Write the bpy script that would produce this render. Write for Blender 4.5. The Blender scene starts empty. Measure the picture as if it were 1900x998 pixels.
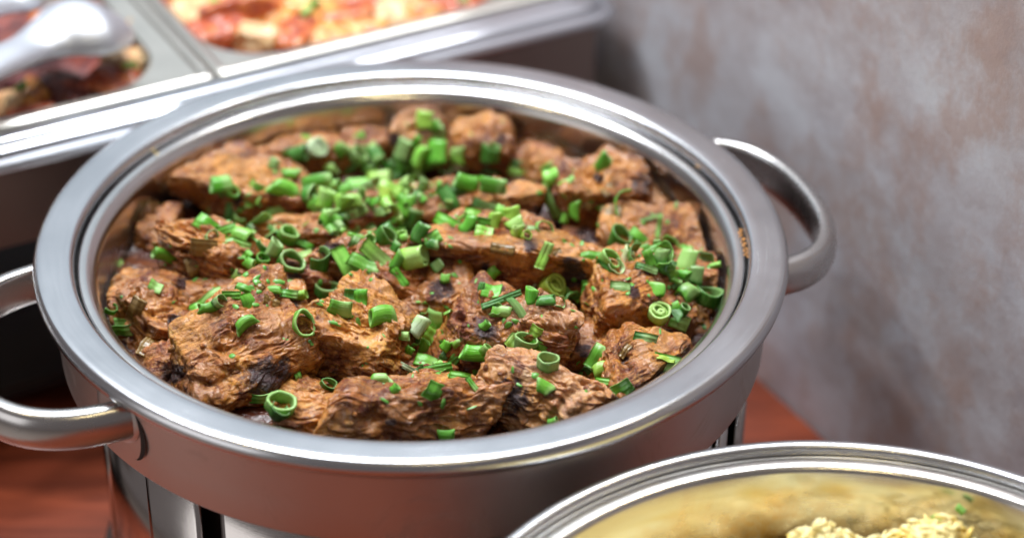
import bpy, bmesh, math, random
import numpy as np
from mathutils import Vector, Matrix
from mathutils.bvhtree import BVHTree
R = math.radians
random.seed(7)
scene = bpy.context.scene
col = scene.collection

# ------------------------------------------------------------------ camera
FPX = 4200.0; EL = 33.0993; DIST = 1.1223; AX, AY = .0505, -.0313; ROLL = .9084
_e = R(EL)
CAM = Vector((AX, AY - DIST*math.cos(_e), DIST*math.sin(_e)))
FWD = Vector((0, math.cos(_e), -math.sin(_e)))
_r0 = Vector((1, 0, 0)); _u0 = _r0.cross(FWD); _r = R(ROLL)
RGT = _r0*math.cos(_r) + _u0*math.sin(_r)
UPV = _u0*math.cos(_r) - _r0*math.sin(_r)
cd = bpy.data.cameras.new('camera'); cam = bpy.data.objects.new('camera', cd); col.objects.link(cam)
cam.matrix_world = Matrix((( RGT.x, UPV.x, -FWD.x, CAM.x), (RGT.y, UPV.y, -FWD.y, CAM.y), (RGT.z, UPV.z, -FWD.z, CAM.z), (0, 0, 0, 1)))
cd.sensor_width = 36; cd.lens = FPX/1900*36; cd.clip_start = .05; cd.clip_end = 50
cd.dof.use_dof = True; cd.dof.focus_distance = 1.085; cd.dof.aperture_fstop = 3.2
cd.dof.aperture_blades = 0
scene.camera = cam
scene.view_settings.view_transform = 'Standard'; scene.view_settings.look = 'None'
scene.view_settings.exposure = 0.6; scene.view_settings.gamma = 1
scene.render.engine = 'CYCLES'
scene.cycles.use_denoising = True
scene.cycles.max_bounces = 7; scene.cycles.glossy_bounces = 5; scene.cycles.diffuse_bounces = 3
scene.cycles.sample_clamp_indirect = 6; scene.cycles.caustics_reflective = False
scene.cycles.blur_glossy = .5

# ------------------------------------------------------------------ light (indoors: a dim warm room, ceiling light, window)
world = bpy.data.worlds.new('World'); scene.world = world; world.use_nodes = True
world.node_tree.nodes['Background'].inputs[0].default_value = (.19, .168, .168, 1)
world.node_tree.nodes['Background'].inputs[1].default_value = .56

def area(name, loc, target, sx, sy, radiance, color, shape='RECTANGLE'):
    l = bpy.data.lights.new(name, 'AREA'); l.shape = shape; l.size = sx; l.size_y = sy
    a = sx*sy*(math.pi/4 if shape in ('DISK', 'ELLIPSE') else 1)
    l.energy = radiance*math.pi*a; l.color = color
    o = bpy.data.objects.new(name, l); col.objects.link(o); o.location = loc
    o.rotation_euler = (Vector(target) - Vector(loc)).to_track_quat('-Z', 'Y').to_euler()
    return o
area('ceiling_light', (-.35, .50, 1.6), (0, .0, 0), .9, .7, 14.5, (.88, .94, 1.0))
area('window_light', (-.5, 3.1, 2.0), (0, 0, 0), 4.4, 2.4, .43, (.72, .88, 1.0))
area('side_fill_light', (-2.2, -1.5, .55), (0, 0, -.05), 1.7, 1.4, .8, (1.0, .98, .97))  # fill added from the left front, no window known there
for p in ((-.95, -.35, 1.75), (.35, -.9, 1.8), (.9, .35, 1.8), (-.4, 1.0, 1.85), (.15, -1.2, 1.7)):
    area('warm_spotlight', p, (0, 0, 0), .09, .09, 60, (1.0, .80, .42), 'DISK')

for p in ((-.85, .75, 1.8), (.55, .75, 1.8), (-.15, .95, 1.85), (-1.0, .25, 1.75), (.25, .35, 1.75)):
    area('glint_light', p, (0, 0, 0), .12, .12, 150, (.95, .97, 1.0), 'DISK')  # small neutral lights added to put glints on the meat

# ------------------------------------------------------------------ helpers
def ray(x, y):
    return (FWD*FPX + RGT*(x-950) - UPV*(y-499)).normalized()
def at(x, y, z):
    d = ray(x, y); return CAM + d*((z-CAM.z)/d.z)
def mesh_obj(name, verts, faces, mat=None, parent=None, smooth=True):
    me = bpy.data.meshes.new(name)
    me.from_pydata([tuple(v) for v in verts], [], [tuple(int(i) for i in f) for f in faces]); me.update()
    if smooth: me.shade_smooth()
    if mat: me.materials.append(mat)
    o = bpy.data.objects.new(name, me); col.objects.link(o)
    if parent: o.parent = parent
    return o
def empty(name, loc=(0, 0, 0)):
    o = bpy.data.objects.new(name, None); o.location = loc; col.objects.link(o); return o
def tag(o, label=None, cat=None, group=None, kind=None):
    if label: o['label'] = label
    if cat: o['category'] = cat
    if group: o['group'] = group
    if kind: o['kind'] = kind
    return o
def lathe(prof, n=256, cx=0, cy=0, a0=0, a1=360):
    full = abs(a1-a0) >= 360
    m = n if full else n+1
    V = []
    for i in range(m):
        a = R(a0 + (a1-a0)*i/n)
        for r, z in prof: V.append((cx+r*math.cos(a), cy+r*math.sin(a), z))
    k = len(prof); F = []
    for i in range(n):
        j = (i+1) % m
        for q in range(k-1): F.append((i*k+q, j*k+q, j*k+q+1, i*k+q+1))
    return V, F
def rounded(pts, rad, seg=6):
    """polyline of (r,z[,radius]) with filleted corners"""
    out = [pts[0][:2]]
    for i in range(1, len(pts)-1):
        p = np.array(pts[i][:2]); a = np.array(pts[i-1][:2]); b = np.array(pts[i+1][:2])
        rr = pts[i][2] if len(pts[i]) > 2 else rad
        da = a-p; db = b-p; la = np.hypot(*da); lb = np.hypot(*db); rr = min(rr, la*.49, lb*.49)
        A = p+da/la*rr; B = p+db/lb*rr
        for s in range(seg+1):
            t = s/seg; out.append(tuple((1-t)**2*A + 2*t*(1-t)*p + t*t*B))
    out.append(pts[-1][:2]); return out
def box_vf(c, s, ax=None):
    ax = ax or (Vector((1, 0, 0)), Vector((0, 1, 0)), Vector((0, 0, 1)))
    V = [Vector(c)+ax[0]*s[0]*i*.5+ax[1]*s[1]*j*.5+ax[2]*s[2]*k*.5 for i in (-1, 1) for j in (-1, 1) for k in (-1, 1)]
    F = [(0, 1, 3, 2), (4, 6, 7, 5), (0, 4, 5, 1), (2, 3, 7, 6), (0, 2, 6, 4), (1, 5, 7, 3)]
    return V, F

# vectorised perlin noise
_rs = np.random.RandomState(11)
_perm = np.tile(_rs.permutation(256), 4)
_grad = _rs.normal(size=(256, 3)); _grad /= np.linalg.norm(_grad, axis=1)[:, None]
def perlin(P):
    P = np.asarray(P, float); I = np.floor(P).astype(int); f = P-I; I &= 255
    u = f*f*f*(f*(f*6-15)+10); out = 0
    for dx in (0, 1):
        for dy in (0, 1):
            for dz in (0, 1):
                h = _perm[_perm[_perm[I[:, 0]+dx]+I[:, 1]+dy]+I[:, 2]+dz]
                g = _grad[h & 255]
                d = g[:, 0]*(f[:, 0]-dx)+g[:, 1]*(f[:, 1]-dy)+g[:, 2]*(f[:, 2]-dz)
                w = (u[:, 0] if dx else 1-u[:, 0])*(u[:, 1] if dy else 1-u[:, 1])*(u[:, 2] if dz else 1-u[:, 2])
                out = out+w*d
    return out*1.6
def fbm(P, o=3):
    s = 0; a = 1
    for i in range(o): s = s+a*perlin(P*2**i+i*17.3); a *= .5
    return s

# ------------------------------------------------------------------ materials
class NT:
    def __init__(s, name):
        s.m = bpy.data.materials.new(name); s.m.use_nodes = True; s.t = s.m.node_tree
        s.b = s.t.nodes['Principled BSDF']; s.out = s.t.nodes['Material Output']
    def n(s, ty, **k):
        o = s.t.nodes.new(ty)
        for a, v in k.items():
            if hasattr(o, a): setattr(o, a, v)
            else: o.inputs[a.replace('_', ' ')].default_value = v
        return o
    def l(s, a, b): s.t.links.new(a, b)
    def coord(s, which='Object', scale=(1, 1, 1), loc=None):
        c = s.n('ShaderNodeTexCoord'); m = s.n('ShaderNodeMapping'); m.inputs['Scale'].default_value = scale
        s.l(c.outputs[which], m.inputs['Vector'])
        if loc: m.inputs['Location'].default_value = loc
        return m.outputs[0]
    def noise(s, vec, scale, detail=4, rough=.55, dist=0):
        o = s.n('ShaderNodeTexNoise'); o.inputs['Scale'].default_value = scale; o.inputs['Detail'].default_value = detail
        o.inputs['Roughness'].default_value = rough; o.inputs['Distortion'].default_value = dist
        if vec is not None: s.l(vec, o.inputs['Vector'])
        return o.outputs[0]
    def ramp(s, fac, stops, interp='LINEAR'):
        o = s.n('ShaderNodeValToRGB'); cr = o.color_ramp; cr.interpolation = interp
        while len(cr.elements) < len(stops): cr.elements.new(.5)
        for e, (p, c) in zip(cr.elements, stops):
            e.position = p; e.color = (*c, 1) if hasattr(c, '__len__') else (c, c, c, 1)
        s.l(fac, o.inputs[0]); return o.outputs[0]
    def mix(s, fac, a, b, mode='MIX'):
        o = s.n('ShaderNodeMix', data_type='RGBA', blend_type=mode)
        for sock, v in ((o.inputs[0], fac), (o.inputs[6], a), (o.inputs[7], b)):
            if hasattr(v, 'is_linked') or hasattr(v, 'links'): s.l(v, sock)
            else: sock.default_value = v if not hasattr(v, '__len__') else (*v, 1)
        return o.outputs[2]
    def math(s, op, a, b=0., c=None):
        o = s.n('ShaderNodeMath', operation=op)
        for i, v in enumerate((a, b) if c is None else (a, b, c)):
            if hasattr(v, 'links'): s.l(v, o.inputs[i])
            else: o.inputs[i].default_value = v
        return o.outputs[0]
    def bump(s, h, dist, strength=1, prev=None):
        o = s.n('ShaderNodeBump'); o.inputs['Distance'].default_value = dist
        if hasattr(strength, 'links'): s.l(strength, o.inputs['Strength'])
        else: o.inputs['Strength'].default_value = strength
        s.l(h, o.inputs['Height'])
        if prev is not None: s.l(prev, o.inputs['Normal'])
        return o.outputs[0]
    def set(s, **k):
        for a, v in k.items():
            i = s.b.inputs[a.replace('_', ' ')]
            if hasattr(v, 'links'): s.l(v, i)
            else: i.default_value = (*v, 1) if hasattr(v, '__len__') and len(v) == 3 else v
        return s

def steel(name, base=(.60, .60, .61), rough=.24, lathe_brush=True, scratch=.0, stain=None, bump=.00004, line=None, tint_film=None):
    t = NT(name); o = t.coord()
    if lathe_brush:
        sp = t.n('ShaderNodeSeparateXYZ'); t.l(o, sp.inputs[0])
        r = t.math('SQRT', t.math('ADD', t.math('MULTIPLY', sp.outputs[0], sp.outputs[0]), t.math('MULTIPLY', sp.outputs[1], sp.outputs[1])))
        a = t.math('ARCTAN2', sp.outputs[1], sp.outputs[0])
        cb = t.n('ShaderNodeCombineXYZ')
        t.l(t.math('MULTIPLY', r, 1500.), cb.inputs[0]); t.l(t.math('MULTIPLY', a, 5.), cb.inputs[1]); t.l(t.math('MULTIPLY', sp.outputs[2], 1500.), cb.inputs[2])
        br = t.noise(cb.outputs[0], 1., 3, .6)
    else:
        m = t.coord(scale=line or (6, 900, 900)); br = t.noise(m, 1., 3, .6)
    sm = t.noise(o, 14., 4, .6)
    fine = t.noise(o, 240., 3, .6)
    rr = t.math('ADD', t.math('MULTIPLY', br, .10), t.math('ADD', t.math('MULTIPLY', sm, .14), rough-.12))
    colr = t.mix(t.ramp(sm, [(.35, .0), (.7, 1.)]), tuple(c*.93 for c in base), base)
    if stain:
        sn = t.ramp(t.noise(o, 22., 6, .7, .8), [(.56, .0), (.66, 1.)])
        colr = t.mix(t.math('MULTIPLY', sn, .45), colr, stain)
        rr = t.math('ADD', rr, t.math('MULTIPLY', sn, .12))
    if tint_film:   # grease and sauce left by the food; on the rice pan a painted gold reflection, ragged towards the top
        fc, zlo, zhi, amt = tint_film; spz = t.n('ShaderNodeSeparateXYZ'); t.l(o, spz.inputs[0])
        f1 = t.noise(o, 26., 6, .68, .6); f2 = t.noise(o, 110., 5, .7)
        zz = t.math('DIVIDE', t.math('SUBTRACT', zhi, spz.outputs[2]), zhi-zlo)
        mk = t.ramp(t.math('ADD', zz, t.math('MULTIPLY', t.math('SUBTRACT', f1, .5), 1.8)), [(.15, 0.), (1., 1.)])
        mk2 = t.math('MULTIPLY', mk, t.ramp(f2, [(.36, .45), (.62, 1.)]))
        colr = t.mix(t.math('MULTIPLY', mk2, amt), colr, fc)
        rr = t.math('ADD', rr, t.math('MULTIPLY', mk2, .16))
    n = t.bump(br, bump, .6)
    n = t.bump(fine, .00004, .35, n)
    if scratch:
        v = t.n('ShaderNodeTexVoronoi', feature='DISTANCE_TO_EDGE'); v.inputs['Scale'].default_value = 38
        m2 = t.coord(scale=(1, .35, 1)); t.l(m2, v.inputs['Vector'])
        msk = t.ramp(t.noise(o, 9., 3), [(.52, 0.), (.62, 1.)])
        ln = t.math('MULTIPLY', t.ramp(v.outputs[0], [(0., 1.), (.012, 0.)]), msk)
        colr = t.mix(t.math('MULTIPLY', ln, scratch), colr, (.85, .82, .72))
        rr = t.math('ADD', rr, t.math('MULTIPLY', ln, .25))
    t.set(Base_Color=colr, Metallic=1.0, Roughness=rr, Normal=n)
    return t.m
M = {}
M['flange'] = steel('brushed_flange_steel', (.60, .61, .635), .24)
M['pan'] = steel('pan_steel', (.62, .61, .605), .22, tint_film=((.30, .13, .05), .160, .188, .55))
M['drum'] = steel('drum_steel', (.62, .60, .59), .42, stain=(.47, .40, .34))
M['stand'] = steel('stand_steel', (.56, .53, .51), .16)
M['handle'] = steel('handle_steel', (.56, .55, .545), .27, lathe_brush=False, line=(90, 90, 90))
M['tray'] = steel('tray_steel', (.58, .60, .65), .30, lathe_brush=False, line=(20, 20, 20))
M['beige'] = steel('pan_rim_steel', (.62, .60, .55), .34, lathe_brush=False, line=(20, 20, 20))
M['spoon'] = steel('spoon_steel', (.60, .62, .67), .50, lathe_brush=False, line=(20, 20, 20))
M['rice_pan'] = steel('rice_reflection_steel', (.68, .66, .62), .22, tint_film=((.66, .36, .075), .140, .180, .90))  # gold layer paints the reflection of the yellow rice into the wall colour
t = NT('dark_gap_and_shade'); t.set(Base_Color=(.008, .007, .007), Roughness=.6); M['dark'] = t.m  # near-black for gaps, also paints the shade below the long chafing dish
t = NT('chafer_side_steel'); o = t.coord(); sn = t.noise(o, 6., 4, .6)
t.set(Base_Color=t.mix(sn, (.20, .15, .13), (.32, .25, .225)), Metallic=1., Roughness=.38, Normal=t.bump(t.noise(o, 40., 3), .0004, .3)); M['box'] = t.m
# plaster wall
t = NT('mottled_plaster'); o = t.coord()
a = t.noise(t.coord(scale=(1, 1, 1.5)), 9., 7, .68, .0); b = t.noise(t.coord(scale=(1, 1, .8), loc=(1, 5, 2)), 17., 7, .70, .0); c = t.noise(t.coord(scale=(1, 1, 1.), loc=(3, 1, 2)), 12., 6, .68, .0)
base = t.ramp(a, [(.30, (.43, .355, .36)), (.46, (.545, .51, .545)), (.58, (.64, .64, .70)), (.72, (.70, .72, .78))])
base = t.mix(t.math('MULTIPLY', t.ramp(b, [(.47, 0.), (.62, 1.)]), .62), base, (.46, .30, .25))
base = t.mix(t.math('MULTIPLY', t.ramp(c, [(.56, 0.), (.68, 1.)]), .45), base, (.38, .33, .36))
t.set(Base_Color=base, Roughness=.7, Normal=t.bump(b, .002, .5)); M['wall'] = t.m
# wood table
t = NT('red_brown_wood'); w = t.coord(scale=(1, 9, 1)); a = t.noise(w, 6., 6, .6, .6); b = t.noise(t.coord(scale=(2, 60, 1)), 6., 4, .6)
base = t.ramp(a, [(.3, (.045, .008, .005)), (.5, (.19, .033, .012)), (.7, (.40, .075, .026))])
base = t.mix(t.math('MULTIPLY', b, .4), base, (.17, .04, .015))
t.set(Base_Color=base, Roughness=t.math('ADD', t.math('MULTIPLY', a, .2), .25), Normal=t.bump(b, .0003, .4)); M['wood'] = t.m

def meat_mat(name, cols, pink, charcol=(.018, .011, .013), gloss=1., sauce=(.42, .165, .020)):
    """sauce coated braised beef; cols = 4 stops of the sauce colour"""
    t = NT(name); oi = t.n('ShaderNodeObjectInfo')
    co = t.n('ShaderNodeTexCoord'); off = t.n('ShaderNodeVectorMath', operation='SCALE'); 
    cb = t.n('ShaderNodeCombineXYZ')
    for i in range(3): t.l(t.math('MULTIPLY', oi.outputs['Random'], (3.1, 7.7, 5.3)[i]), cb.inputs[i])
    ad = t.n('ShaderNodeVectorMath', operation='ADD'); t.l(co.outputs['Object'], ad.inputs[0]); t.l(cb.outputs[0], ad.inputs[1]); P = ad.outputs[0]
    def mp(sc):
        m = t.n('ShaderNodeMapping'); m.inputs['Scale'].default_value = sc; t.l(P, m.inputs['Vector']); return m.outputs[0]
    big = t.noise(P, 45., 5, .62, .3)
    mid = t.noise(P, 130., 5, .65, .4)
    fib = t.noise(mp((48, 640, 640)), 1., 4, .6, .5)
    fine = t.noise(P, 700., 4, .65)
    grit = t.n('ShaderNodeTexVoronoi'); grit.inputs['Scale'].default_value = 420; t.l(P, grit.inputs['Vector'])
    base = t.ramp(big, [(.30, cols[0]), (.43, cols[1]), (.52, cols[2]), (.63, cols[3])])
    base = t.mix(t.math('MULTIPLY', t.ramp(mid, [(.48, 0.), (.64, 1.)]), .6), base, pink)
    base = t.mix(t.math('MULTIPLY', t.ramp(t.noise(mp((1.3, 1, 1)), 95., 4, .6, .8), [(.49, 0.), (.60, 1.)]), .85), base, (.110, .016, .009))
    base = t.mix(t.math('MULTIPLY', t.ramp(fib, [(.48, 0.), (.62, 1.)]), .55), base, (.52, .25, .085))
    base = t.mix(t.math('MULTIPLY', t.ramp(fib, [(.36, 1.), (.47, 0.)]), .50), base, (.075, .017, .008))
    tone = t.noise(P, 24., 3, .55, .3)
    base = t.mix(t.math('MULTIPLY', t.ramp(tone, [(.49, 0.), (.60, 1.)]), .68), base, (.085, .014, .008))
    base = t.mix(t.math('MULTIPLY', t.ramp(tone, [(.36, 1.), (.46, 0.)]), .40), base, (.60, .30, .06))
    # stray mustard-yellow specks of ground spice
    sp = t.math('MULTIPLY', t.ramp(grit.outputs['Distance'], [(.16, 1.), (.28, 0.)]), t.ramp(t.noise(P, 170., 2), [(.50, 0.), (.60, 1.)]))
    base = t.mix(t.math('MULTIPLY', sp, .75), base, (.62, .34, .07))
    at_ = t.n('ShaderNodeAttribute', attribute_name='char'); ch = at_.outputs['Fac']
    chn = t.noise(P, 210., 5, .7, .4)
    chm = t.ramp(t.math('ADD', ch, t.math('ADD', t.math('MULTIPLY', t.math('SUBTRACT', mid, .5), 1.1), t.math('MULTIPLY', t.math('SUBTRACT', chn, .5), 1.3))), [(.40, 0.), (.72, 1.)])
    base = t.mix(t.math('MULTIPLY', chm, .93), base, t.mix(fine, charcol, (.065, .022, .020)))
    spk = t.noise(P, 330., 4, .7, .3)
    base = t.mix(t.math('MULTIPLY', t.ramp(spk, [(.50, 0.), (.62, 1.)]), .55), base, (.10, .028, .012))
    base = t.mix(t.math('MULTIPLY', t.ramp(spk, [(.34, 1.), (.44, 0.)]), .35), base, (.66, .36, .13))
    base = t.mix(t.math('MULTIPLY', chm, .95), base, t.mix(fine, charcol, (.050, .016, .016)))
    wet = t.ramp(t.noise(P, 75., 4, .6, .5), [(.38, .15), (.54, 1.)])
    rough = t.mix(wet, (.60,)*3, (.34,)*3)
    t.b.inputs['Subsurface Radius'].default_value = (1., .35, .15)
    tint_film = t.ramp(t.noise(P, 62., 4, .58, .5), [(.43, 0.), (.53, 1.)]); tint_film = t.math('MULTIPLY', tint_film, t.math('SUBTRACT', 1., chm))
    base = t.mix(t.math('MULTIPLY', tint_film, .42), base, sauce)
    rough = t.mix(tint_film, rough, (.17,)*3)
    dry = t.math('SUBTRACT', 1., t.math('MULTIPLY', tint_film, .75))
    n = t.bump(mid, .0030, .6)
    n = t.bump(fib, .0015, dry, n)
    n = t.bump(spk, .0012, dry, n)
    t.set(Base_Color=base, Roughness=rough, Normal=n, Coat_Weight=t.math('MAXIMUM', t.math('MULTIPLY', wet, .6), tint_film), Coat_Roughness=.055, Coat_IOR=1.5, Subsurface_Weight=.22, Subsurface_Scale=.004)
    t.b.inputs['Specular IOR Level'].default_value = .22
    cn = t.bump(t.noise(P, 230., 3, .55), .0030, .8, t.bump(mid, .0045, .9)); t.l(cn, t.b.inputs['Coat Normal'])
    return t.m
M['meat_orange'] = meat_mat('braised_beef_orange', [(.045, .008, .004), (.19, .042, .008), (.41, .135, .016), (.72, .38, .080)], (.42, .150, .045))
M['meat_brown'] = meat_mat('braised_beef_brown', [(.020, .004, .003), (.105, .020, .007), (.29, .080, .014), (.62, .30, .075)], (.38, .125, .040))
M['meat_red'] = meat_mat('braised_beef_red', [(.055, .011, .007), (.17, .034, .015), (.32, .090, .035), (.46, .20, .10)], (.33, .12, .09))
M['meat_pink'] = meat_mat('braised_beef_pink', [(.20, .075, .040), (.38, .19, .10), (.52, .30, .17), (.62, .42, .27)], (.42, .20, .15))
# gravy
t = NT('brown_gravy'); o = t.coord(); a = t.noise(o, 60., 5, .65); b = t.noise(o, 260., 4, .6)
t.set(Base_Color=t.ramp(a, [(.35, (.022, .006, .004)), (.55, (.060, .015, .007)), (.7, (.16, .050, .014))]), Roughness=.16, Normal=t.bump(b, .002, .6, t.bump(a, .003, .6)), Coat_Weight=.15, Coat_Roughness=.08); M['gravy'] = t.m

def onion_mat():
    t = NT('spring_onion_flesh'); oi = t.n('ShaderNodeObjectInfo')
    uv = t.n('ShaderNodeUVMap'); sp = t.n('ShaderNodeSeparateXYZ'); t.l(uv.outputs[0], sp.inputs[0])
    cb = t.n('ShaderNodeCombineXYZ')
    t.l(t.math('MULTIPLY', sp.outputs[0], 30.), cb.inputs[0]); t.l(t.math('MULTIPLY', sp.outputs[1], 1.3), cb.inputs[1]); t.l(t.math('MULTIPLY', oi.outputs['Random'], 50.), cb.inputs[2])
    st = t.noise(cb.outputs[0], 1., 3, .6)
    P = t.coord(); bl = t.noise(P, 260., 3, .6)
    base = t.mix(t.math('MULTIPLY', t.ramp(st, [(.40, 0.), (.62, 1.)]), .26), oi.outputs['Color'], t.mix(.5, oi.outputs['Color'], (.55, .75, .30)))
    base = t.mix(t.math('MULTIPLY', t.ramp(bl, [(.45, 0.), (.6, 1.)]), .22), base, t.mix(.6, oi.outputs['Color'], (.02, .14, .015)))
    # cut end and inner wall: attribute 'inner' is 1 on the pale inside
    ia = t.n('ShaderNodeAttribute', attribute_name='inner')
    base = t.mix(t.math('MULTIPLY', ia.outputs['Fac'], .55), base, t.mix(.6, oi.outputs['Color'], (.48, .68, .28)))
    pg = t.ramp(t.math('ADD', sp.outputs[1], t.math('MULTIPLY', t.math('SUBTRACT', oi.outputs['Random'], .5), 1.6)), [(.75, 0.), (1.2, 1.)])
    base = t.mix(t.math('MULTIPLY', pg, .45), base, (.52, .74, .30))
    n = t.bump(st, .0006, .6); n = t.bump(t.noise(P, 500., 3), .0003, .4, n)
    t.set(Base_Color=base, Roughness=.34, Normal=n, Coat_Weight=.25, Coat_Roughness=.12)
    tr = t.n('ShaderNodeBsdfTranslucent'); t.l(base, tr.inputs[0]); t.l(n, tr.inputs['Normal'])
    mx = t.n('ShaderNodeMixShader'); mx.inputs[0].default_value = .22
    t.l(t.b.outputs[0], mx.inputs[1]); t.l(tr.outputs[0], mx.inputs[2]); t.l(mx.outputs[0], t.out.inputs[0])
    return t.m
M['onion'] = onion_mat()
t = NT('cooked_onion'); o = t.coord(); a = t.noise(t.coord(scale=(40, 500, 500)), 1., 3); 
t.set(Base_Color=t.mix(a, (.085, .045, .010), (.27, .16, .040)), Roughness=.25, Normal=t.bump(a, .001, .6), Coat_Weight=.35, Coat_Roughness=.12); M['cooked'] = t.m
t = NT('rice_grain'); o = t.coord(); a = t.noise(o, 60., 3)
t.set(Base_Color=t.ramp(a, [(.35, (.80, .58, .13)), (.6, (.88, .80, .45))]), Roughness=.42, Coat_Weight=.2); M['rice'] = t.m
def stew(name, cols):
    t = NT(name); o = t.coord(); a = t.noise(o, 110., 5, .65, .4); b = t.noise(o, 220., 4, .6)
    t.set(Base_Color=t.ramp(a, [(.32, cols[0]), (.5, cols[1]), (.66, cols[2])]), Roughness=.3, Normal=t.bump(b, .002, .6), Coat_Weight=.4, Coat_Roughness=.12); return t.m
M['stew_red'] = stew('red_stew', [(.16, .02, .012), (.42, .07, .022), (.62, .22, .04)])
M['stew_gold'] = stew('golden_stew', [(.36, .08, .02), (.62, .25, .04), (.80, .48, .12)])
M['stew_pale'] = stew('pale_potato', [(.50, .20, .07), (.68, .42, .20), (.78, .60, .35)])
M['stew_dark'] = stew('dark_stew', [(.05, .012, .012), (.12, .02, .018), (.30, .06, .03)])

# ------------------------------------------------------------------ setting: table and wall
TZ = -.205
UU = Vector((math.cos(R(29.66)), math.sin(R(29.66)), 0)); VV = Vector((-UU.y, UU.x, 0)); ZZ = Vector((0, 0, 1))
SW = .2575
def uv(u, v, z): return UU*u + VV*v + ZZ*z
V = [uv(-.385, -.62, TZ), uv(SW, -.62, TZ), uv(SW, .9, TZ), uv(-.385, .9, TZ)]
V += [v - ZZ*.04 for v in V]
tb = mesh_obj('table', V, [(0, 1, 2, 3), (7, 6, 5, 4), (0, 4, 5, 1), (1, 5, 6, 2), (2, 6, 7, 3), (3, 7, 4, 0)], M['wood'], smooth=False)
tag(tb, 'glossy red-brown wooden buffet table top under the dishes', 'table', kind='structure')
fl_ = mesh_obj('floor', [(-6, -6, -.96), (6, -6, -.96), (6, 6, -.96), (-6, 6, -.96)], [(0, 1, 2, 3)], None, smooth=False)
tt = NT('beige_floor'); tt.set(Base_Color=tt.ramp(tt.noise(tt.coord(), 3., 4), [(.35, (.36, .31, .27)), (.65, (.46, .41, .37))]), Roughness=.5); fl_.data.materials.append(tt.m)
tag(fl_, 'beige floor far below the table', 'floor', kind='structure')
wv, wf = box_vf(uv(SW+.032, -.15, .025), (.06, 2.6, .50), (UU, VV, ZZ))
wl = mesh_obj('wall', wv, wf, M['wall'], smooth=False); tag(wl, 'mottled mauve-grey plaster wall at the right end of the table', 'wall', kind='structure')

# ------------------------------------------------------------------ main round dish
pot = empty('round_chafing_dish', (0, 0, TZ))
tag(pot, 'large round steel dish full of braised beef and chopped spring onion', 'chafing dish')
def child(name, vf, mat, parent, smooth=True, origin=None):
    """vf in world coordinates; parent is an empty/obj whose world location is origin"""
    base = parent.get('_w', None)
    off = Vector(base) if base is not None else Vector(parent.location)
    o = mesh_obj(name, [Vector(v)-off for v in vf[0]], vf[1], mat, parent, smooth)
    o['_w'] = tuple(off)
    return o
# flange: turned-down outer edge, flat brushed top, rolled inner edge with a small step below
prof = rounded([(.1855, -.0085), (.1895, -.0075), (.1905, -.0035, .002), (.1885, -.0002, .0022), (.186, 0.0004, .001), (.1755, 0.0, .0015), (.1715, -.0006, .0015), (.1702, -.0030, .0008), (.1700, -.0072)], .001, 5)
fl = child('rim', lathe(prof, 360), M['flange'], pot)
# food pan: ledge, fillet, wall
prof = rounded([(.1706, -.0090), (.1692, -.0088, .0006), (.1680, -.0060, .0012), (.1640, -.0062, .003), (.1592, -.0110, .0065), (.1575, -.030, .008), (.1540, -.075, .012), (.12, -.082, .01), (0, -.082)], .002, 8)
pn = child('food_pan', lathe(prof, 300), M['pan'], pot)
prof = rounded([(.1860, -.0065), (.1845, -.0100, .001), (.1828, -.0125), (.1814, -.034), (.1805, -.0525, .002), (.1785, -.0545), (.165, -.0545)], .002, 4)
dr = child('body', lathe(prof, 300), M['drum'], pot)
# stand: curved plates with upright slots over a dark core
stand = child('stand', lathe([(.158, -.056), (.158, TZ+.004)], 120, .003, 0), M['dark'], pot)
plates = [(-121.9, -31.5), (-28.5, -25.0), (-15.5, 60), (66, 140), (146, 200), (203, 220.6), (-138.9, -126.0)]
for i, (a0, a1) in enumerate(plates):
    rr = .1722 if i == 6 else .1700
    n = max(4, int(abs(a1-a0)))
    pr = [(rr-.003, -.056), (rr, -.056), (rr, TZ+.004), (rr-.003, TZ+.004)]
    Vp, Fp = lathe(pr, n, .005, 0, a0, a1)
    k = 4; Fp += [(0, 1, 2, 3), (n*k+3, n*k+2, n*k+1, n*k)]
    child('stand_plate', (Vp, Fp), M['stand'], stand, smooth=True)
Vp, Fp = lathe(rounded([(.150, TZ+.001), (.176, TZ+.001), (.178, TZ+.006, .001), (.172, TZ+.009), (.150, TZ+.009)], .001, 3), 180, .005, 0)
child('stand_ring', (Vp, Fp), M['stand'], stand)

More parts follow.
